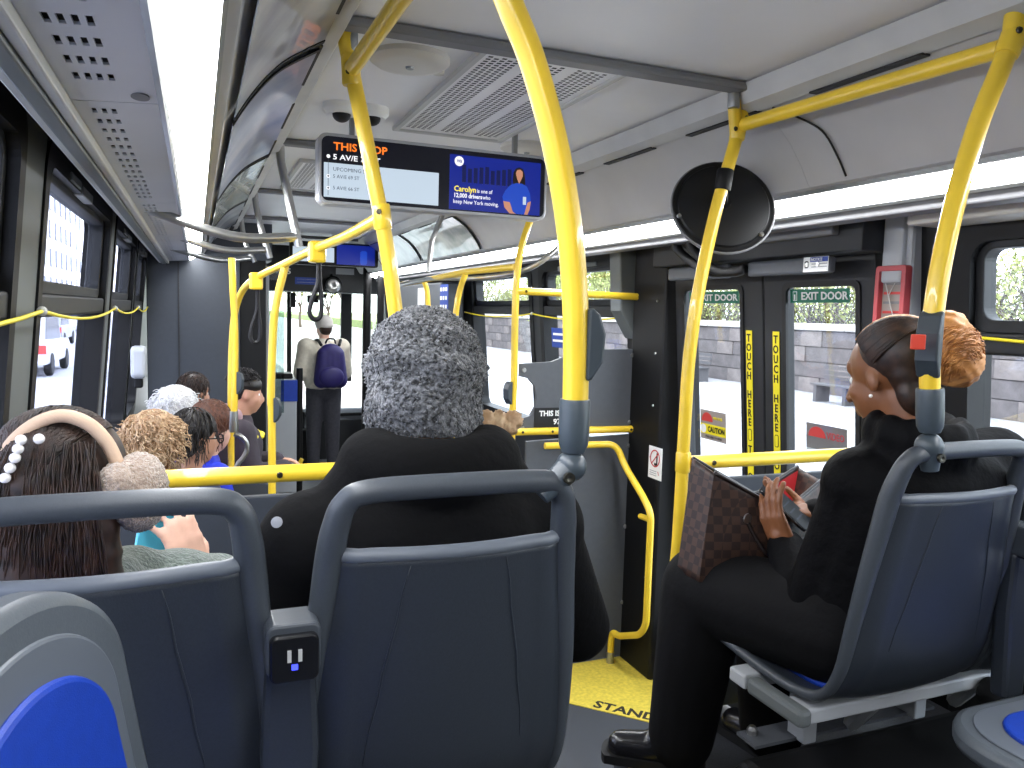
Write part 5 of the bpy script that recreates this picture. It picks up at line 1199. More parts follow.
# beanie: ribbed, slouching cap of tight knit loops
bc = at(425, 372, y=1.40); BR = (0.110, 0.113, 0.120)
def knit(a, b):
    th = 2 * math.pi * a; ph = b * 2.15
    prof = math.sin(ph) ** 1.0 if ph < math.pi / 2 else 1.0 - 0.10 * ((ph - math.pi / 2) / 0.6) ** 2
    z = math.cos(ph) * BR[2] if ph < math.pi / 2 else -(ph - math.pi / 2) * 0.185
    fold = 0.004 * math.sin(5 * th + 3 * b) * math.sin(math.pi * min(1, b * 1.2)) + 0.005 * math.sin(22 * b + 1.5 * math.sin(2 * th)) * (0.3 + b)
    bump = 0.0016 * math.sin(90 * th / 2 + (0.5 if int(b * 70) % 2 else 0)) * math.sin(b * 70 * math.pi)
    r_k = prof + (fold + bump) / 0.113 + random.uniform(-0.012, 0.012)
    return Vector((bc.x + BR[0] * r_k * math.cos(th), bc.y + BR[1] * r_k * math.sin(th), bc.z + z + random.uniform(-0.001, 0.001)))
be = MB(); nU, nV = 180, 84
vv = [[knit(i / nU, max(0.004, j / nV)) for j in range(nV + 1)] for i in range(nU)]
be.v = [tuple(vv[i][j]) for i in range(nU) for j in range(nV + 1)]
be.f = [(i * (nV + 1) + j, ((i + 1) % nU) * (nV + 1) + j, ((i + 1) % nU) * (nV + 1) + j + 1, i * (nV + 1) + j + 1) for i in range(nU) for j in range(nV)] + [tuple(i * (nV + 1) for i in range(nU))]
be.build('beanie', 'wool_grey', bp, smooth=True)
# fuzzy loops of the yarn
lo = MB()
for k in range(2600):
    a = random.random(); b = random.uniform(0.05, 1.0); p = knit(a, b); n = (p - bc).normalized(); t = Vector((-n.y, n.x, 0)).normalized(); t = (t * math.cos(k) + n.cross(t) * math.sin(k)); 
    lo.tube([p - t * 0.004 - n * 0.001, p + n * 0.0035, p + t * 0.004 - n * 0.001], 0.0014, 4, cap=False)
o = lo.build('yarn_loops', 'wool_grey', bp, smooth=True); o['kind'] = 'stuff'
fc = MB()
p0 = at(500, 424, y=1.44)
for i in range(9): fc.ball(p0 + Vector((-0.036 + 0.009 * i, 0.006 * (i % 3), 0.010 * math.sin(i * 1.9))), 0.017, 10, 8)
fuse(fc, 'fur_collar', 'hair_frizz', bp, 0.005, 2, disp=lambda p, n: random.uniform(-0.003, 0.005))
bd = at(277, 522, y=1.215); MB().lathe([(0, 0), (0.0085, 0), (0.0085, 0.004), (0, 0.005)], 16, bd, (-0.3, -1, 0.1)).build('sleeve_badge', 'grey_paint', bp)
# ---- passenger with the earmuffs (left window seat)
hd_ = at(58, 492, y=1.38)
J = seated((hd_.x + 0.01, 1.30, 0), 0.0, PZ, PZ + 0.43, 0.9, 0.02, 0.165)
dz = hd_.z - J['head'].z
for k in ('chest', 'neck', 'head', 'shl', 'shr', 'ell', 'elr'): J[k] = J[k] + Z * dz
J['hF'] = Vector((0.25, 1, -0.10)); hw = at(196, 578, y=1.50); J['wrr'] = hw.copy(); J['elr'] = Vector((hw.x + 0.06, 1.42, hw.z - 0.15)); J['shr'] = J['chest'] + Vector((0.16, 0, 0.06)); J['shl'] = J['chest'] + Vector((-0.12, 0, 0.06)); J['ell'] = J['shl'] + Vector((0.0, 0.08, -0.22)); J['wrl'] = J['ell'] + Vector((0.1, 0.18, 0.03))
for k in 'lr': J['ank' + k].y -= 0.14; J['toe' + k].y -= 0.14
def collar_fn(mb):
    for i in range(10):
        a = 2 * math.pi * i / 10; mb.ball(J['neck'] + Vector((0.075 * math.cos(a), 0.06 * math.sin(a), 0.0)), (0.04, 0.04, 0.045), 10, 8)
    p = at(175, 575, y=1.42); mb.ball(p, (0.075, 0.07, 0.045), 12, 8); mb.ball(at(215, 570, y=1.45), (0.05, 0.05, 0.03), 12, 8); mb.ball(at(130, 566, y=1.40), (0.055, 0.05, 0.035), 12, 8)
bg_, fr = make_person('passenger seen from behind wearing beige earmuffs and green fleece holding a phone', J, 'skin_c', 'fleece_green', 'trouser_black', 'shoe_white', 0.006, 0.025, 0.02, hands={'r': (Vector((-0.28, 0.05, 1.0)), Vector((-0.55, 0.8, 0.1)), dict(thumb=1, curl=0.4, s=0.85))}, extra_coat=collar_fn, coat_name='fleece', eyes=True)
F, U, S, c = fr
def tail(mb):
    for i in range(9):
        t = i / 8; mb.ball(c + Vector((-0.035 + 0.01 * t, -0.095 - 0.015 * math.sin(t * 3), 0.02 - 0.30 * t)), (0.075 - 0.01 * t, 0.035, 0.05), 14, 8)
    for i in range(6):
        t = i / 5; mb.ball(c + Vector((0.035 + 0.01 * t, -0.075, 0.0 - 0.2 * t)), (0.05, 0.04, 0.05), 12, 8)
    mb.ball(c + Vector((-0.03, -0.105, 0.035)), (0.05, 0.03, 0.035), 12, 8)
hair_cap(bg_, fr, 'hair_dark', 1.0, grow=0.012, extra=tail)
roots = []
for k in range(420):
    x0 = random.uniform(-0.09, 0.08); top = c + Vector((x0 * 0.7, -0.112 + 0.2 * abs(x0) ** 1.2, 0.06 + random.uniform(-0.05, 0.04)))
    pts = [top]; L_ = random.uniform(0.22, 0.36); ph = random.uniform(0, 6)
    for i in range(1, 9):
        t = i / 8; pts.append(Vector((c.x + x0 * (0.75 + 0.35 * t) - 0.02 * t + 0.006 * math.sin(ph + 5 * t), c.y - 0.125 - 0.012 * math.sin(3 * t) + random.uniform(-0.006, 0.006) + 0.05 * abs(x0), top.z - L_ * t)))
    roots.append(pts)
strands('hair_strand', 'hair_dark', bg_, roots, 0.0016)
roots = [slerp_path(c + U * 0.045 - F * 0.025, S, F, U, (0.092, 0.104, 0.092), (random.uniform(-1.2, 1.2), random.uniform(-0.3, 0.8), 1.0), (random.uniform(-0.35, 0.25), -1, 0.1), 9, 0.01) for k in range(260)]
strands('hair_strand', 'hair_dark', bg_, roots, 0.0012)
arc = [at(u, v, y=1.31) for u, v in ((-8, 480), (2, 462), (18, 438), (40, 421), (65, 414), (90, 422), (108, 440), (119, 462))]
MB().tube([p + Vector((0, -0.02 + 0.0 * i, 0)) for i, p in enumerate(spline(arc, 5))], 0.010, 10).build('earmuff_band', 'band_beige', bg_, smooth=True)
pd = at(136, 491, y=1.30); mb = MB(); mb.ball(pd + Vector((0.004, 0.012, -0.004)), (0.043, 0.058, 0.062), 18, 12); mb.ball(pd + Vector((-0.022, -0.02, 0.016)), (0.030, 0.035, 0.035), 14, 10)
fuse(mb, 'earmuff_pad', 'fur_beige', bg_, 0.005, 3, disp=lambda p, n: random.uniform(-0.0022, 0.0022))
pd2 = at(-14, 500, y=1.36); mb = MB(); mb.ball(pd2, (0.03, 0.05, 0.05), 16, 12); fuse(mb, 'earmuff_pad', 'fur_beige', bg_, 0.006, 3)
cl = MB()
for (u, v) in ((21, 440), (18, 449), (15, 458), (10, 468), (5, 478), (39, 439)): cl.ball(at(u, v, y=1.24), 0.0075, 12, 8)
cl.build('pearl_clip', 'pearl', bg_, smooth=True)
ph = empty('mobile_phone', at(157, 534, y=1.53)); tag(ph, 'mobile phone in a bright blue case held by the earmuff passenger', 'phone'); ph.rotation_euler = (math.radians(-15), math.radians(18), math.radians(28))
MB().prism(rrect(-0.037, 0.037, -0.075, 0.075, 0.012), 0, 'y', -0.005, 0.005).build('case', 'phone_blue', ph, bevel=0.003)
MB().prism(rrect(0.008, 0.03, 0.035, 0.07, 0.006), 0, 'y', -0.0075, -0.004).build('camera_bump', 'phone_black', ph)
MB().prism(rrect(-0.034, 0.034, -0.072, 0.072, 0.010), 0, 'y', 0.0045, 0.006).build('display', 'phone_dark', ph)
# ---- woman with the bun (right aisle seat)
hc = at(889, 376, y=1.29)
J = seated((0.585, 1.31, 0), 0.05, PZ, PZ + 0.43, 1.0, 0.03, 0.18)
dz = hc.z - J['head'].z
for k in ('chest', 'neck', 'head', 'shl', 'shr', 'ell', 'elr'): J[k] = J[k] + Z * dz
J['pelvis'] += Z * 0.03
J['head'] = hc.copy(); J['hF'] = Vector((-0.12, 1, -0.34)); J['neck'] = Vector((hc.x + 0.03, hc.y - 0.075, hc.z - 0.15))
J['chest'] = Vector((0.62, 1.255, hc.z - 0.28)); J['shl'] = J['chest'] + Vector((-0.14, 0.02, 0.045)); J['shr'] = J['chest'] + Vector((0.22, -0.02, 0.085))
J['wrl'] = at(786, 548, y=1.50); J['ell'] = at(808, 612, y=1.36); J['wrr'] = at(818, 516, y=1.54); J['elr'] = Vector((0.84, 1.45, 1.17))
J['kneel'] = Vector((0.40, 1.70, 1.045)); J['kneer'] = Vector((0.66, 1.73, 1.05))
sl = at(655, 738, z=PZ + 0.07); J['ankl'] = Vector((0.345, 1.70, PZ + 0.085)); J['toel'] = Vector((0.215, 1.79, PZ + 0.035)); J['ankr'] = Vector((0.62, 1.66, PZ + 0.085)); J['toer'] = Vector((0.60, 1.79, PZ + 0.035))
def wcoat(mb):
    n = J['neck']
    for i in range(12):
        a = 2 * math.pi * i / 12; mb.ball(n + Vector((0.08 * math.cos(a), 0.015 + 0.09 * math.sin(a), 0.02 + 0.01 * math.sin(a))), (0.034, 0.034, 0.06), 10, 8)
    for sg, k in ((-1, 'l'), (1, 'r')): mb.ball(J['sh' + k], (0.08, 0.09, 0.075), 14, 10)
    mb.ball(J['chest'] + Vector((0.02, -0.06, 0.04)), (0.19, 0.09, 0.10), 14, 10)
bw, fr = make_person('woman with a golden bun in a black puffy jacket looking down at her phone', J, 'skin_b', 'jacket_puffy', 'trouser_black', 'shoe_black', 0.005, 0.026, 0.022, extra_coat=wcoat, tr_g=0.045,
    hands={'l': (at(764, 500, y=1.53) - J['wrl'], Vector((0.7, 0.2, 0.35)), dict(thumb=-1, curl=0.55)), 'r': (Vector((-0.75, 0.35, 0.2)), Vector((-0.2, 0.0, 0.9)), dict(thumb=-1, curl=0.5))})
F, U, S, c = fr
mb = MB(); rot = Matrix((S, F, U)).transposed(); hc2 = c - F * 0.030 + U * 0.034; HR = (0.079, 0.097, 0.086)
mb.ball(hc2 - F * 0.004 + U * 0.006, (0.0785, 0.0925, 0.0825), 24, 16, rot); mb.ball(c - F * 0.055 - U * 0.0, (0.066, 0.05, 0.06), 20, 12, rot); mb.ball(c - F * 0.058 - U * 0.05, (0.058, 0.036, 0.06), 20, 12, rot)
fuse(mb, 'hair', 'hair_dark', bw, 0.006, 4)
bun_d = Vector((0.15, -1.0, 0.62)); bunc = ell(hc2, S, F, U, (0.105, 0.135, 0.135), bun_d.normalized())
roots = []
for k in range(800):
    a = random.uniform(-1.9, 1.9); d0 = Vector((math.sin(a) * 1.0, 0.72 + 0.1 * math.cos(a) - 0.6 * abs(a) / 1.75, math.cos(a) * 0.72 + 0.12))
    roots.append(slerp_path(hc2, S, F, U, (HR[0] + 0.005, HR[1] + 0.004, HR[2] + 0.007), d0, bun_d, 12, 0.008))
strands('hair_strand', 'hair_dark', bw, roots, 0.0013)
roots = []
for k in range(60):
    a = random.uniform(-0.7, 0.9); d0 = Vector((math.sin(a), 0.72, math.cos(a) * 0.8 + 0.12)); roots.append(slerp_path(hc2, S, F, U, (HR[0] + 0.006, HR[1] + 0.005, HR[2] + 0.008), d0, bun_d, 12, 0.006))
strands('hair_strand', 'hair_bun', bw, roots, 0.0011)
mb = MB(); bunp = at(950, 352, y=1.165)
mb.ball(bunp, (0.056, 0.058, 0.066), 18, 12); mb.ball(bunp + Vector((0.012, -0.01, -0.02)), (0.05, 0.05, 0.055), 16, 10); mb.ball((bunp + bunc) / 2, (0.045, 0.05, 0.045), 16, 10)
bn = fuse(mb, 'hair_bun', 'hair_bun', bw, 0.006, 4, disp=lambda p, n: 0.003 * math.sin(p.z * 260) * math.sin(p.x * 210))
roots = []
for k in range(520):
    d = Vector((random.gauss(0, 1), random.gauss(0, 1), random.gauss(0, 1))).normalized(); p = bunp + Vector((d.x * 0.058, d.y * 0.060, d.z * 0.068)); t = d.cross(Vector((0.3, 1, 0.5))).normalized(); t = (t + Vector((0, 0, -0.6))).normalized(); pts = [p]
    for i in range(1, 7): p = p + t * 0.008; v = p - bunp; p = bunp + v.normalized() * (0.058 + 0.004 * math.sin(i + k) + 0.006 * abs(v.normalized().z)); pts.append(p)
    roots.append(pts)
strands('hair_strand', 'hair_bun', bw, roots, 0.0012)
MB().ball(c - S * 0.082 - F * 0.004 - U * 0.044, 0.0042, 10, 8).build('ear_stud', 'pearl', bw, smooth=True)
# quilted seams on the jacket are carried by its relief; her phone and bag
pc = at(786, 506, y=1.545); ph = empty('mobile_phone', pc); tag(ph, 'dark mobile phone in the hands of the woman with the bun', 'phone'); ph.rotation_euler = (math.radians(-52), math.radians(-8), math.radians(32))
MB().prism(rrect(-0.038, 0.038, -0.074, 0.074, 0.010), 0, 'y', -0.004, 0.004).build('body', 'phone_black', ph, bevel=0.002)
MB().prism(rrect(-0.035, 0.035, -0.074, 0.074, 0.007), 0, 'y', -0.0055, -0.003).build('display', 'phone_dark', ph)
for k in range(5): MB().box(-0.026, 0.012 + 0.004 * (k % 3), -0.0062, -0.0055, 0.045 - 0.022 * k, 0.049 - 0.022 * k).build('screen_text', 'scr_grey', ph)
bag = empty('handbag', (0.50, 1.66, 1.12)); tag(bag, 'brown checked handbag with red lining on the lap of the woman with the bun', 'bag')
b0 = Vector((0.50, 1.66, 1.12)); A0 = at(706, 470, y=1.66) - b0; A1 = at(772, 508, y=1.62) - b0; A2 = at(812, 478, y=1.70) - b0; Bl = at(691, 577, y=1.64) - b0; Br = at(770, 582, y=1.62) - b0
def bag_panel(yo, sag):
    def fn(a, b):
        top = A0.lerp(A1, min(1, a * 1.6)) if a < 0.62 else A1.lerp(A2, (a - 0.62) / 0.38); bot = Bl.lerp(Br + Vector((0.08, 0, 0)), a)
        p = bot.lerp(top, b); e = math.sin(math.pi * b * 0.9) * math.sin(math.pi * a)
        return Vector((p.x, p.y + yo - math.copysign(1, yo) * -1 * e * sag, p.z))
    return fn
f1, f2 = bag_panel(-0.035, 0.03), bag_panel(0.06, 0.03)
mb = MB(); mb.grid(f1, 20, 16); mb.grid(lambda a, b: f2(a, b) + Vector((0, 0, 0.02 * b)), 20, 16)
for a in (0.0, 1.0): mb.grid(lambda q, b: f1(a, b).lerp(f2(a, b) + Vector((0, 0, 0.02 * b)), q), 6, 16)
mb.grid(lambda a, q: f1(a, 0).lerp(f2(a, 0), q), 20, 4)
mb.build('bag_body', 'bag_check', bag, smooth=True, auto=45, solid=0.004)
MB().grid(lambda a, b: f2(0.5 + 0.5 * a, 0.55 + 0.42 * b) + Vector((0, -0.006, 0.02)), 8, 6).build('lining', 'bag_red', bag, smooth=True)
MB().tube([f1(i / 20, 1.0) for i in range(21)], 0.006, 8).build('top_trim', 'bag_trim', bag, smooth=True)
MB().tube([f2(i / 20, 1.0) + Vector((0, 0, 0.02)) for i in range(21)], 0.006, 8).build('top_trim', 'bag_trim', bag, smooth=True)
h0 = f1(0.28, 0.72); h1 = f1(0.58, 0.80)
MB().tube(spline([h0, h0 + Vector((0.02, -0.02, -0.05)), h0.lerp(h1, 0.5) + Vector((0, -0.03, -0.075)), h1 + Vector((0.0, -0.02, -0.03)), h1], 6), 0.006, 8).build('handle', 'bag_trim', bag, smooth=True)
MB().lathe([(0.008, -0.002), (0.013, -0.002), (0.013, 0.002), (0.008, 0.002)], 14, h0 + Vector((0, -0.008, 0)), (0.1, -1, 0)).build('ring', 'steel', bag)
# ---- front passengers on the aisle-facing seats
def front_person(lab, u, v, y, ang, skin, coat, hairmat, pitch=-0.15, hs=1.0, cg=0.02, style='cap', xoff=0.0, coat_name='coat', lean=0.05):
    h = at(u, v, y=y); F0 = Vector((math.sin(ang), math.cos(ang), 0))
    J = seated((h.x - F0.x * 0.12, y - F0.y * 0.12, 0), ang, 0.0, 0.42, 0.94, lean, 0.175)
    d = h - J['head']
    for k in ('chest', 'neck', 'head', 'shl', 'shr', 'ell', 'elr', 'wrl', 'wrr'): J[k] = J[k] + Vector((d.x, d.y, d.z)) * (1.0 if k not in ('chest',) else 0.95)
    J['hF'] = F0 + Z * pitch
    b, fr = make_person(lab, J, skin, coat, 'trouser_black', 'shoe_black', 0.012, cg, hs=hs, coat_name=coat_name)
    return b, fr, J
R90 = math.pi / 2
b, fr, J = front_person('passenger with blonde frizzy hair bent towards the aisle', 156, 446, 3.42, 0.5, 'skin_c', 'navy_coat', 'hair_frizz')
hair_cap(b, fr, 'hair_frizz', 1.08, grow=0.01); curls(b, fr, 'hair_frizz', 700, 0.07, 0.009, 0.0028, 1.1, minz=-0.9)
b, fr, J = front_person('dark haired passenger in black glasses and navy coat', 196, 438, 3.75, 1.1, 'skin_a', 'navy_coat', 'hair_dark', -0.12)
hair_cap(b, fr, 'hair_black', 1.04); curls(b, fr, 'hair_black', 420, 0.09, 0.002, 0.002, 1.03, down=0.9, facecut=0.2)
F, U, S, c = fr; gm = MB()
for sg in (-1, 1):
    gm.tube([c + S * sg * 0.034 + F * 0.100 + U * 0.004 + (S * 0.026 * math.cos(a) + U * 0.020 * math.sin(a)) for a in [2 * math.pi * i / 14 for i in range(14)]], 0.003, 6, closed=True)
    gm.tube([c + S * sg * 0.060 + F * 0.098 + U * 0.008, c + S * sg * 0.080 + F * 0.0 + U * 0.006], 0.003, 6)
gm.tube([c - S * 0.010 + F * 0.102 + U * 0.006, c + S * 0.010 + F * 0.102 + U * 0.006], 0.0025, 6); gm.build('glasses', 'black', b)
b, fr, J = front_person('passenger with dark auburn hair and royal blue top', 213, 428, 4.2, 1.2, 'skin_c', 'royal_blue', 'hair_brown', -0.2)
hair_cap(b, fr, 'hair_brown', 1.08, grow=0.008, low=0.03); curls(b, fr, 'hair_brown', 700, 0.10, 0.006, 0.0024, 1.08, down=0.85, facecut=0.15)
b, fr, J = front_person('passenger with fluffy white hair by the left wall', 178, 412, 4.7, 0.7, 'skin_c', 'mauve', 'hair_white')
hair_cap(b, fr, 'hair_white', 1.12, grow=0.012); curls(b, fr, 'hair_white', 520, 0.07, 0.006, 0.0026, 1.12, minz=-0.9)
b, fr, J = front_person('passenger whose dark hair shows beyond the white hair', 195, 393, 5.55, 1.0, 'skin_a', 'jacket_black', 'hair_black')
hair_cap(b, fr, 'hair_dark', 1.05); curls(b, fr, 'hair_dark', 200, 0.08, 0.002, 0.0024, 1.05, down=0.9)
b, fr, J = front_person('man with short black hair and mauve hood facing the aisle', 246, 394, 4.9, R90 * 0.95, 'skin_a', 'dusk_coat', 'hair_black', -0.12, cg=0.035, lean=0.12)
F, U, S, c = fr; mb = MB(); rot = Matrix((S, F, U)).transposed(); mb.ball(c - F * 0.004 + U * 0.055, (0.078, 0.094, 0.066), 20, 12, rot); mb.ball(c - F * 0.035 + U * 0.02, (0.074, 0.07, 0.07), 18, 12, rot); fuse(mb, 'hair', 'hair_black', b, 0.009, 3); curls(b, fr, 'hair_black', 220, 0.03, 0.004, 0.0028, 1.0, rad=(0.08, 0.096, 0.10), minz=0.35, down=0.1)
mb = MB(); n = J['neck']
for i in range(10): a = math.pi * i / 9; mb.ball(n - F * (0.05 + 0.06 * math.sin(a)) + S * 0.11 * math.cos(a) + Z * 0.02, 0.055, 12, 8)
fuse(mb, 'hood', 'mauve', b, 0.012, 3)
mb = MB()
for i in range(12): a = 2 * math.pi * i / 12; mb.ball(J['chest'] + S * 0.17 * math.cos(a) + F * 0.12 * math.sin(a) + Z * 0.06, (0.05, 0.05, 0.022), 10, 8)
fuse(mb, 'yellow_yoke', 'yellow_sign', b, 0.012, 3)
# ---- standing passenger at the front
hp = at(324, 345, y=8.3)
J = standing((hp.x, 8.3, 0), -0.15, 1.0); J['hF'] = Vector((-0.35, 1, -0.1)); J['elr'] += Vector((0.0, 0.08, 0.0)); J['wrl'] += Vector((0.1, 0.05, 0.1)); J['wrr'] += Vector((-0.1, 0.05, 0.1))
bs, fr = make_person('standing passenger at the front in cream jacket and pale hat with a backpack', J, 'skin_c', 'cream_coat', 'jeans_grey', 'shoe_white', 0.012, 0.04, tr_g=0.018, coat_up=0.09)
F, U, S, c = fr; mb = MB(); rot = Matrix((S, F, U)).transposed(); mb.ball(c - F * 0.012 + U * 0.05, (0.092, 0.106, 0.085), 18, 12, rot); mb.ball(c - F * 0.02 + U * 0.02, (0.09, 0.10, 0.06), 18, 12, rot); fuse(mb, 'hat', 'hat_pale', bs, 0.009, 3)
hair_cap(bs, fr, 'hair_dark', 0.95)
bk = at(331, 367, y=8.08); kb = empty('backpack', (bk.x, 8.10, bk.z)); tag(kb, 'dark purple blue backpack worn by the standing passenger', 'backpack')
mb = MB()
for xx in (-0.095, -0.03, 0.03, 0.095): capsule(mb, (xx, 0, -0.14), (xx * 0.75, 0, 0.13), 0.08, 0.07)
mb.ball((0, 0.0, 0.15), (0.12, 0.07, 0.09), 18, 12); fuse(mb, 'bag_body', 'backpack', kb, 0.012, 5)
mb = MB(); mb.ball((0, -0.07, -0.10), (0.13, 0.045, 0.11), 18, 12); fuse(mb, 'front_pocket', 'backpack', kb, 0.01, 5)
MB().tube(spline([(-0.05, 0.02, 0.24), (-0.03, 0.0, 0.285), (0.03, 0.0, 0.285), (0.05, 0.02, 0.24)], 6), 0.009, 8).build('handle', 'strap_black', kb, smooth=True)
for sg in (-1, 1): MB().tube(spline([(sg * 0.09, 0.03, 0.22), (sg * 0.12, 0.12, 0.27), (sg * 0.14, 0.28, 0.22), (sg * 0.16, 0.30, 0.05), (sg * 0.17, 0.14, -0.10), (sg * 0.13, 0.04, -0.16)], 6), 0.016, 8).build('shoulder_strap', 'strap_black', kb, smooth=True)
# ================================================================== OUTSIDE
struct(MB().box(-60, 1.75, -40, 260, -0.5, -0.36).build('ground_street', 'asphalt'))
struct(MB().box(1.75, 2.0, -40, 260, -0.5, -0.20).build('ground_kerb', 'kerb'))
# pavement of hexagonal stones (joints as relief of the material)
pv = struct(MB().box(2.0, 15.6, -40, 260, -0.5, -0.20).build('ground_sidewalk', 'paver'))
m = M['paver']; nt = m.node_tree; tcn = nt.nodes.new('ShaderNodeTexCoord'); br_ = nt.nodes.new('ShaderNodeTexBrick'); br_.inputs['Scale'].default_value = 2.2
br_.inputs['Color1'].default_value = lin((168, 166, 166)); br_.inputs['Color2'].default_value = lin((150, 148, 150)); br_.inputs['Mortar'].default_value = lin((104, 102, 106)); br_.inputs['Mortar Size'].default_value = 0.02
nt.links.new(tcn.outputs['Object'], br_.inputs['Vector']); nt.links.new(br_.outputs['Color'], nt.nodes['Principled BSDF'].inputs['Base Color'])
struct(MB().box(15.6, 120, -40, 260, -0.5, 0.6).build('ground_park', 'grass'))
# park wall of stone blocks
pw = struct(MB().box(15.28, 15.7, 2, 72, -0.22, 1.55).build('wall_park', 'mortar'))
blk = [MB().box(-0.06, 0.0, 0.008, w - 0.008, 0.006, 0.414).build('stone_block', ('sandstone', 'sandstone_b')[k % 2], pw) for k, w in enumerate((1.1, 0.8, 1.35))]
used = [False] * 3
for row in range(4):
    y = 6.0 - 0.37 * (row % 3); i = row
    while y < 52:
        k = (i * 7 + row * 3) % 3; w = (1.1, 0.8, 1.35)[k]
        o = blk[k] if not used[k] else blk[k].copy()
        if used[k]: COL.objects.link(o)
        used[k] = True; o.location = (15.28 - 0.015 * ((i * 5) % 3), y, -0.20 + 0.43 * row); y += w; i += 1
y = 2.0
cpb = None
while y < 70:
    if cpb is None: cpb = MB().box(15.12, 15.85, 0.01, 1.99, 1.54, 1.74).build('coping_stone', 'coping', pw, bevel=0.03); o = cpb
    else: o = cpb.copy(); COL.objects.link(o)
    o.location = (0, y, 0); y += 2.0
# bench on the sidewalk
def bench(x, y, lab):
    r = empty('park_bench', (x, y, -0.2)); tag(r, lab, 'bench', 'park benches')
    for k in range(4): MB().box(-0.2 + 0.11 * k, -0.11 + 0.11 * k, -1.1, 1.1, 0.42, 0.46).build('seat_slat', 'bench', r)
    for k in range(3): MB().box(0.24, 0.28, -1.1, 1.1, 0.55 + 0.13 * k, 0.64 + 0.13 * k).build('back_slat', 'bench', r)
    for yy in (-0.95, 0.0, 0.95): MB().box(-0.18, 0.26, yy - 0.05, yy + 0.05, 0.0, 0.42).build('leg', 'bench', r)
p = at(845, 392, z=-0.2); bench(13.6, p.y * 13.6 / max(p.x, 1) + 0.0, 'dark park bench seen through the right door leaf beside the wall')
bench(13.9, 21.5, 'dark park bench seen through the left door leaf')
# trees
def make_tree(seed, h, spread, nleaf, leafy=True):
    rnd = random.Random(seed); r = empty('park_tree'); mb = MB(); tips = []
    def grow(p, d, L_, rad, depth):
        q = p + d * L_; mid = p.lerp(q, 0.5) + Vector((rnd.uniform(-1, 1), rnd.uniform(-1, 1), 0)) * L_ * 0.06
        mb.tube([p, mid, q], [rad, rad * 0.85, rad * 0.68], 6 if depth < 3 else 4, cap=False)
        if depth >= 2: tips.append((q, L_)); tips.append((mid, L_))
        if depth < 5:
            for k in range(3 if depth < 4 else 2):
                nd = (d + Vector((rnd.uniform(-1, 1), rnd.uniform(-1, 1), rnd.uniform(-0.3, 0.7))) * spread).normalized(); grow(q, nd, L_ * rnd.uniform(0.62, 0.82), rad * 0.6, depth + 1)
    grow(Vector((0, 0, 0)), Vector((0, 0, 1)), h * 0.27, h * 0.022, 0)
    mb.build('branches', 'bark', r, smooth=True)
    lf = MB()
    for k in range(nleaf):
        p, L_ = rnd.choice(tips); p = p + Vector((rnd.gauss(0, 1), rnd.gauss(0, 1), rnd.gauss(0, 1))) * 0.45; s = rnd.uniform(0.05, 0.12)
        a = Vector((rnd.gauss(0, 1), rnd.gauss(0, 1), rnd.gauss(0, 1))).normalized(); b = a.cross(Vector((rnd.gauss(0, 1), rnd.gauss(0, 1), rnd.gauss(0, 1)))).normalized()
        lf.add([p - a * s, p + b * s * 0.6, p + a * s, p - b * s * 0.6], [(0, 1, 2, 3)])
    o = lf.build('foliage', 'leaf', r); o['kind'] = 'stuff'
    return r
def make_shrub(seed):
    rnd = random.Random(seed); r = empty('park_shrub'); mb = MB(); lf = MB()
    for k in range(70):
        a = rnd.uniform(0, 6.28); d = Vector((math.cos(a) * 0.45, math.sin(a) * 0.8, 1.3)).normalized(); p = Vector((rnd.uniform(-0.5, 0.5), rnd.uniform(-1.3, 1.3), 0)); pts = [p]
        for i in range(5): d = (d + Vector((rnd.uniform(-0.4, 0.4), rnd.uniform(-0.4, 0.4), rnd.uniform(-0.2, 0.3)))).normalized(); p = p + d * 0.55; pts.append(p)
        mb.tube(pts, [0.03, 0.026, 0.022, 0.017, 0.012, 0.007], 4, cap=False)
        for i in range(34):
            q = pts[rnd.randint(2, 5)] + Vector((rnd.gauss(0, 0.22), rnd.gauss(0, 0.22), rnd.gauss(0, 0.22))); s = rnd.uniform(0.03, 0.075); u = Vector((rnd.gauss(0, 1), rnd.gauss(0, 1), rnd.gauss(0, 1))).normalized(); w = u.cross(Vector((rnd.gauss(0, 1), rnd.gauss(0, 1), rnd.gauss(0, 1)))).normalized()
            lf.add([q - u * s, q + w * s * 0.6, q + u * s, q - w * s * 0.6], [(0, 1, 2, 3)])
    mb.build('twigs', 'bark', r, smooth=True); o = lf.build('foliage', 'leaf', r); o['kind'] = 'stuff'; return r
shp = [make_shrub(2), make_shrub(5)]
for i in range(22):
    o = shp[i] if i < 2 else copy_tree(shp[i % 2]); o.location = (16.9 + 0.8 * (i % 3), 4.0 + 2.2 * i, 0.6); o.rotation_euler.z = 0.4 * math.sin(i * 3.0); o.scale = (1, 1, 0.85 + 0.3 * abs(math.sin(i * 1.7)))
    tag(o, 'budding shrub of the thicket rising behind the stone park wall', 'shrub', 'shrubs behind the park wall')
protos = [make_tree(3, 9, 0.62, 2600), make_tree(8, 7, 0.75, 3000), make_tree(15, 5, 0.85, 2600)]
pu = [False] * 3; rnd = random.Random(4); spots = []
for i in range(26): spots.append((rnd.uniform(19.5, 30), 4 + i * 2.6 + rnd.uniform(-1, 1), 0.6, i % 3))
spots += [(6.5, 42, -0.2, 0), (8.4, 60, -0.2, 1), (3, 95, -0.36, 1), (9, 82, -0.2, 1), (-4, 110, -0.36, 0)]
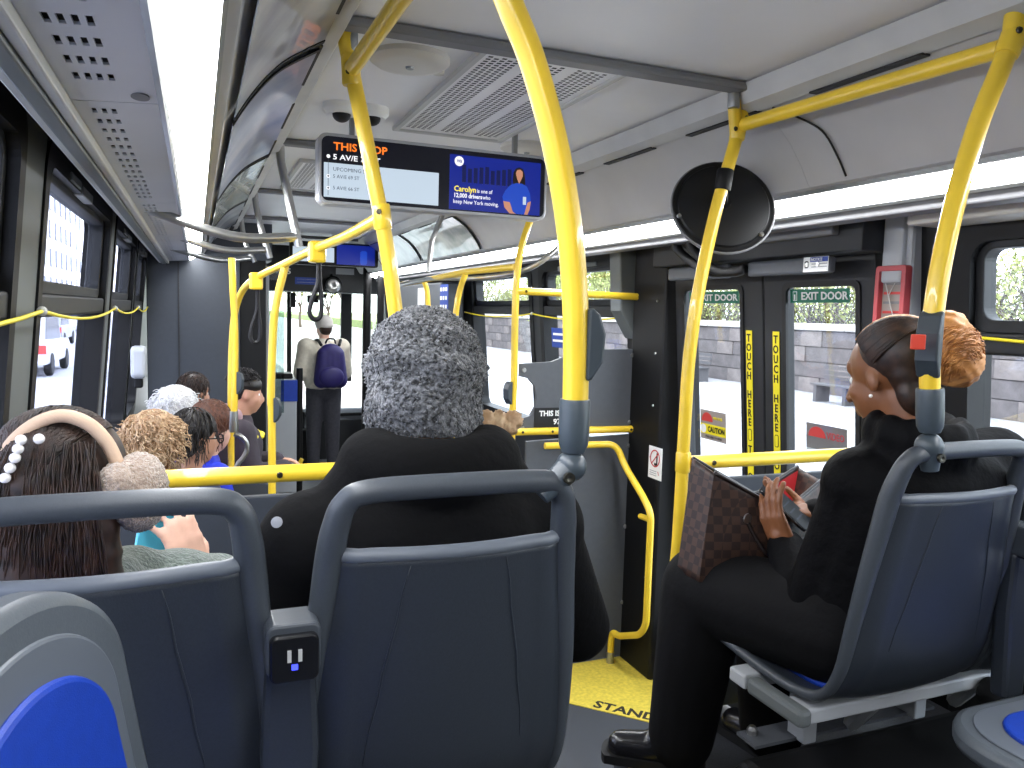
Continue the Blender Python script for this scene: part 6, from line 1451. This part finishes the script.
for i, (x, y, z, k) in enumerate(spots):
    o = protos[k] if not pu[k] else copy_tree(protos[k]); pu[k] = True
    o.location = (x, y, z); o.rotation_euler.z = rnd.uniform(0, 6.28); sc = rnd.uniform(0.85, 1.25); o.scale = (sc, sc, sc)
    park = x > 16
    tag(o, 'budding bare branched park tree behind the stone wall' if park else 'street tree with pale leaves seen through the windscreen', 'tree', 'trees behind the park wall' if park else 'street trees ahead')
# cars
def car(loc, rz, body, lab, van=False):
    r = empty('parked_car', loc, rz); tag(r, lab, 'car', 'cars on the avenue'); h = 0.25 if van else 0.0
    MB().prism([(-2.2, 0.35), (2.2, 0.35), (2.25, 0.75), (1.9, 0.95), (-2.15, 0.98 + h * 0.3)], 0, 'x', -0.9, 0.9).build('body', body, r, bevel=0.06)
    MB().prism([(-2.0, 0.95), (1.1, 0.95), (0.45, 1.5 + h), (-1.75, 1.52 + h)], 0, 'x', -0.8, 0.8).build('cabin', body, r, bevel=0.06)
    for sg in (-1, 1): MB().prism([(-1.75, 1.0), (0.85, 1.0), (0.38, 1.42 + h), (-1.62, 1.42 + h)], 0, 'x', sg * 0.80 - 0.01, sg * 0.80 + 0.01).build('side_window', 'taxi_glass', r)
    MB().box(-0.68, 0.68, -2.02, -1.86, 1.02, 1.40 + h).build('rear_window', 'taxi_glass', r); 
    for sg in (-1, 1):
        MB().box(sg * 0.62, sg * 0.88, -2.24, -2.12, 0.66, 0.9).build('tail_lamp', 'red_paint', r)
        for yy in (-1.4, 1.35): MB().lathe([(0, -0.1), (0.3, -0.1), (0.34, -0.06), (0.34, 0.06), (0.3, 0.1), (0, 0.1)], 18, (sg * 0.82, yy, 0.34), (1, 0, 0)).build('wheel', 'rubber', r)
car((-5.6, 27, -0.36), 0, 'car_white', 'white car on the avenue outside the left windows', True)
car((-7.6, 44, -0.36), 0, 'car_grey', 'silver car farther along the avenue outside the left windows')
car((-2.0, 26, -0.36), 0, 'car_white', 'white car straight ahead of the windscreen', True)
car((-9.0, 66, -0.36), 0, 'car_white', 'small white car far off on the left of the avenue')
# pale apartment houses on the far side of the avenue, end walls turned to the bus
def house(x0, x1, y0, y1, h, lab, nx, nz, ny=0):
    r = empty('apartment_house', ((x0 + x1) / 2, y0, -0.36)); tag(r, lab, 'building', 'houses across the avenue'); c = (x0 + x1) / 2; w = x1 - x0
    MB().box(-w / 2, w / 2, 0, y1 - y0, 0, h).build('wall', 'limestone', r)
    MB().box(-w / 2 - 0.5, w / 2 + 0.5, -0.5, y1 - y0 + 0.5, h, h + 1).build('cornice', 'limestone', r)
    MB().box(-w / 2 - 0.2, w / 2 + 0.2, -0.2, 0, h * 0.22, h * 0.22 + 0.6).build('string_course', 'limestone', r)
    win = None; dw = w / nx; dz = h / nz
    for i in range(nx):
        for j in range(nz):
            if win is None: win = MB().box(-dw * 0.22, dw * 0.22, -0.12, 0.1, -dz * 0.3, dz * 0.3).build('window', 'window_dark', r); o = win
            else: o = win.copy(); COL.objects.link(o)
            o.location = (-w / 2 + dw * (i + 0.5), 0, dz * (j + 0.5))
    win = None; ny = 8; dy = (y1 - y0) / ny
    for i in range(ny):
        for j in range(nz):
            if win is None: win = MB().box(w / 2 - 0.1, w / 2 + 0.12, -dy * 0.22, dy * 0.22, -dz * 0.3, dz * 0.3).build('window', 'window_dark', r); o = win
            else: o = win.copy(); COL.objects.link(o)
            o.location = (0, dy * (i + 0.5), dz * (j + 0.5))
house(-26, -11.5, 62, 84, 20, 'pale stone apartment house seen through the upper left window', 7, 9)
house(-34, -15, 92, 120, 30, 'taller pale apartment house behind the first one', 7, 11)
house(-30, -14, 20, 56, 26, 'pale apartment house across the avenue level with the bus', 6, 9)
# pedestrian on the sidewalk
J = standing((6.0, 20.5, -0.2), 3.0, 1.0)
make_person('pedestrian in a grey coat walking on the sidewalk outside', J, 'skin_c', 'mauve', 'jeans_grey', 'shoe_black', 0.03, 0.04)
J = standing((6.9, 25.5, -0.2), 0.2, 1.0)
make_person('pedestrian in a dark coat farther along the sidewalk outside', J, 'skin_c', 'navy_coat', 'trouser_black', 'shoe_black', 0.03, 0.04)
for o in list(bpy.data.objects):
    if '_b' in o.keys(): del o['_b']
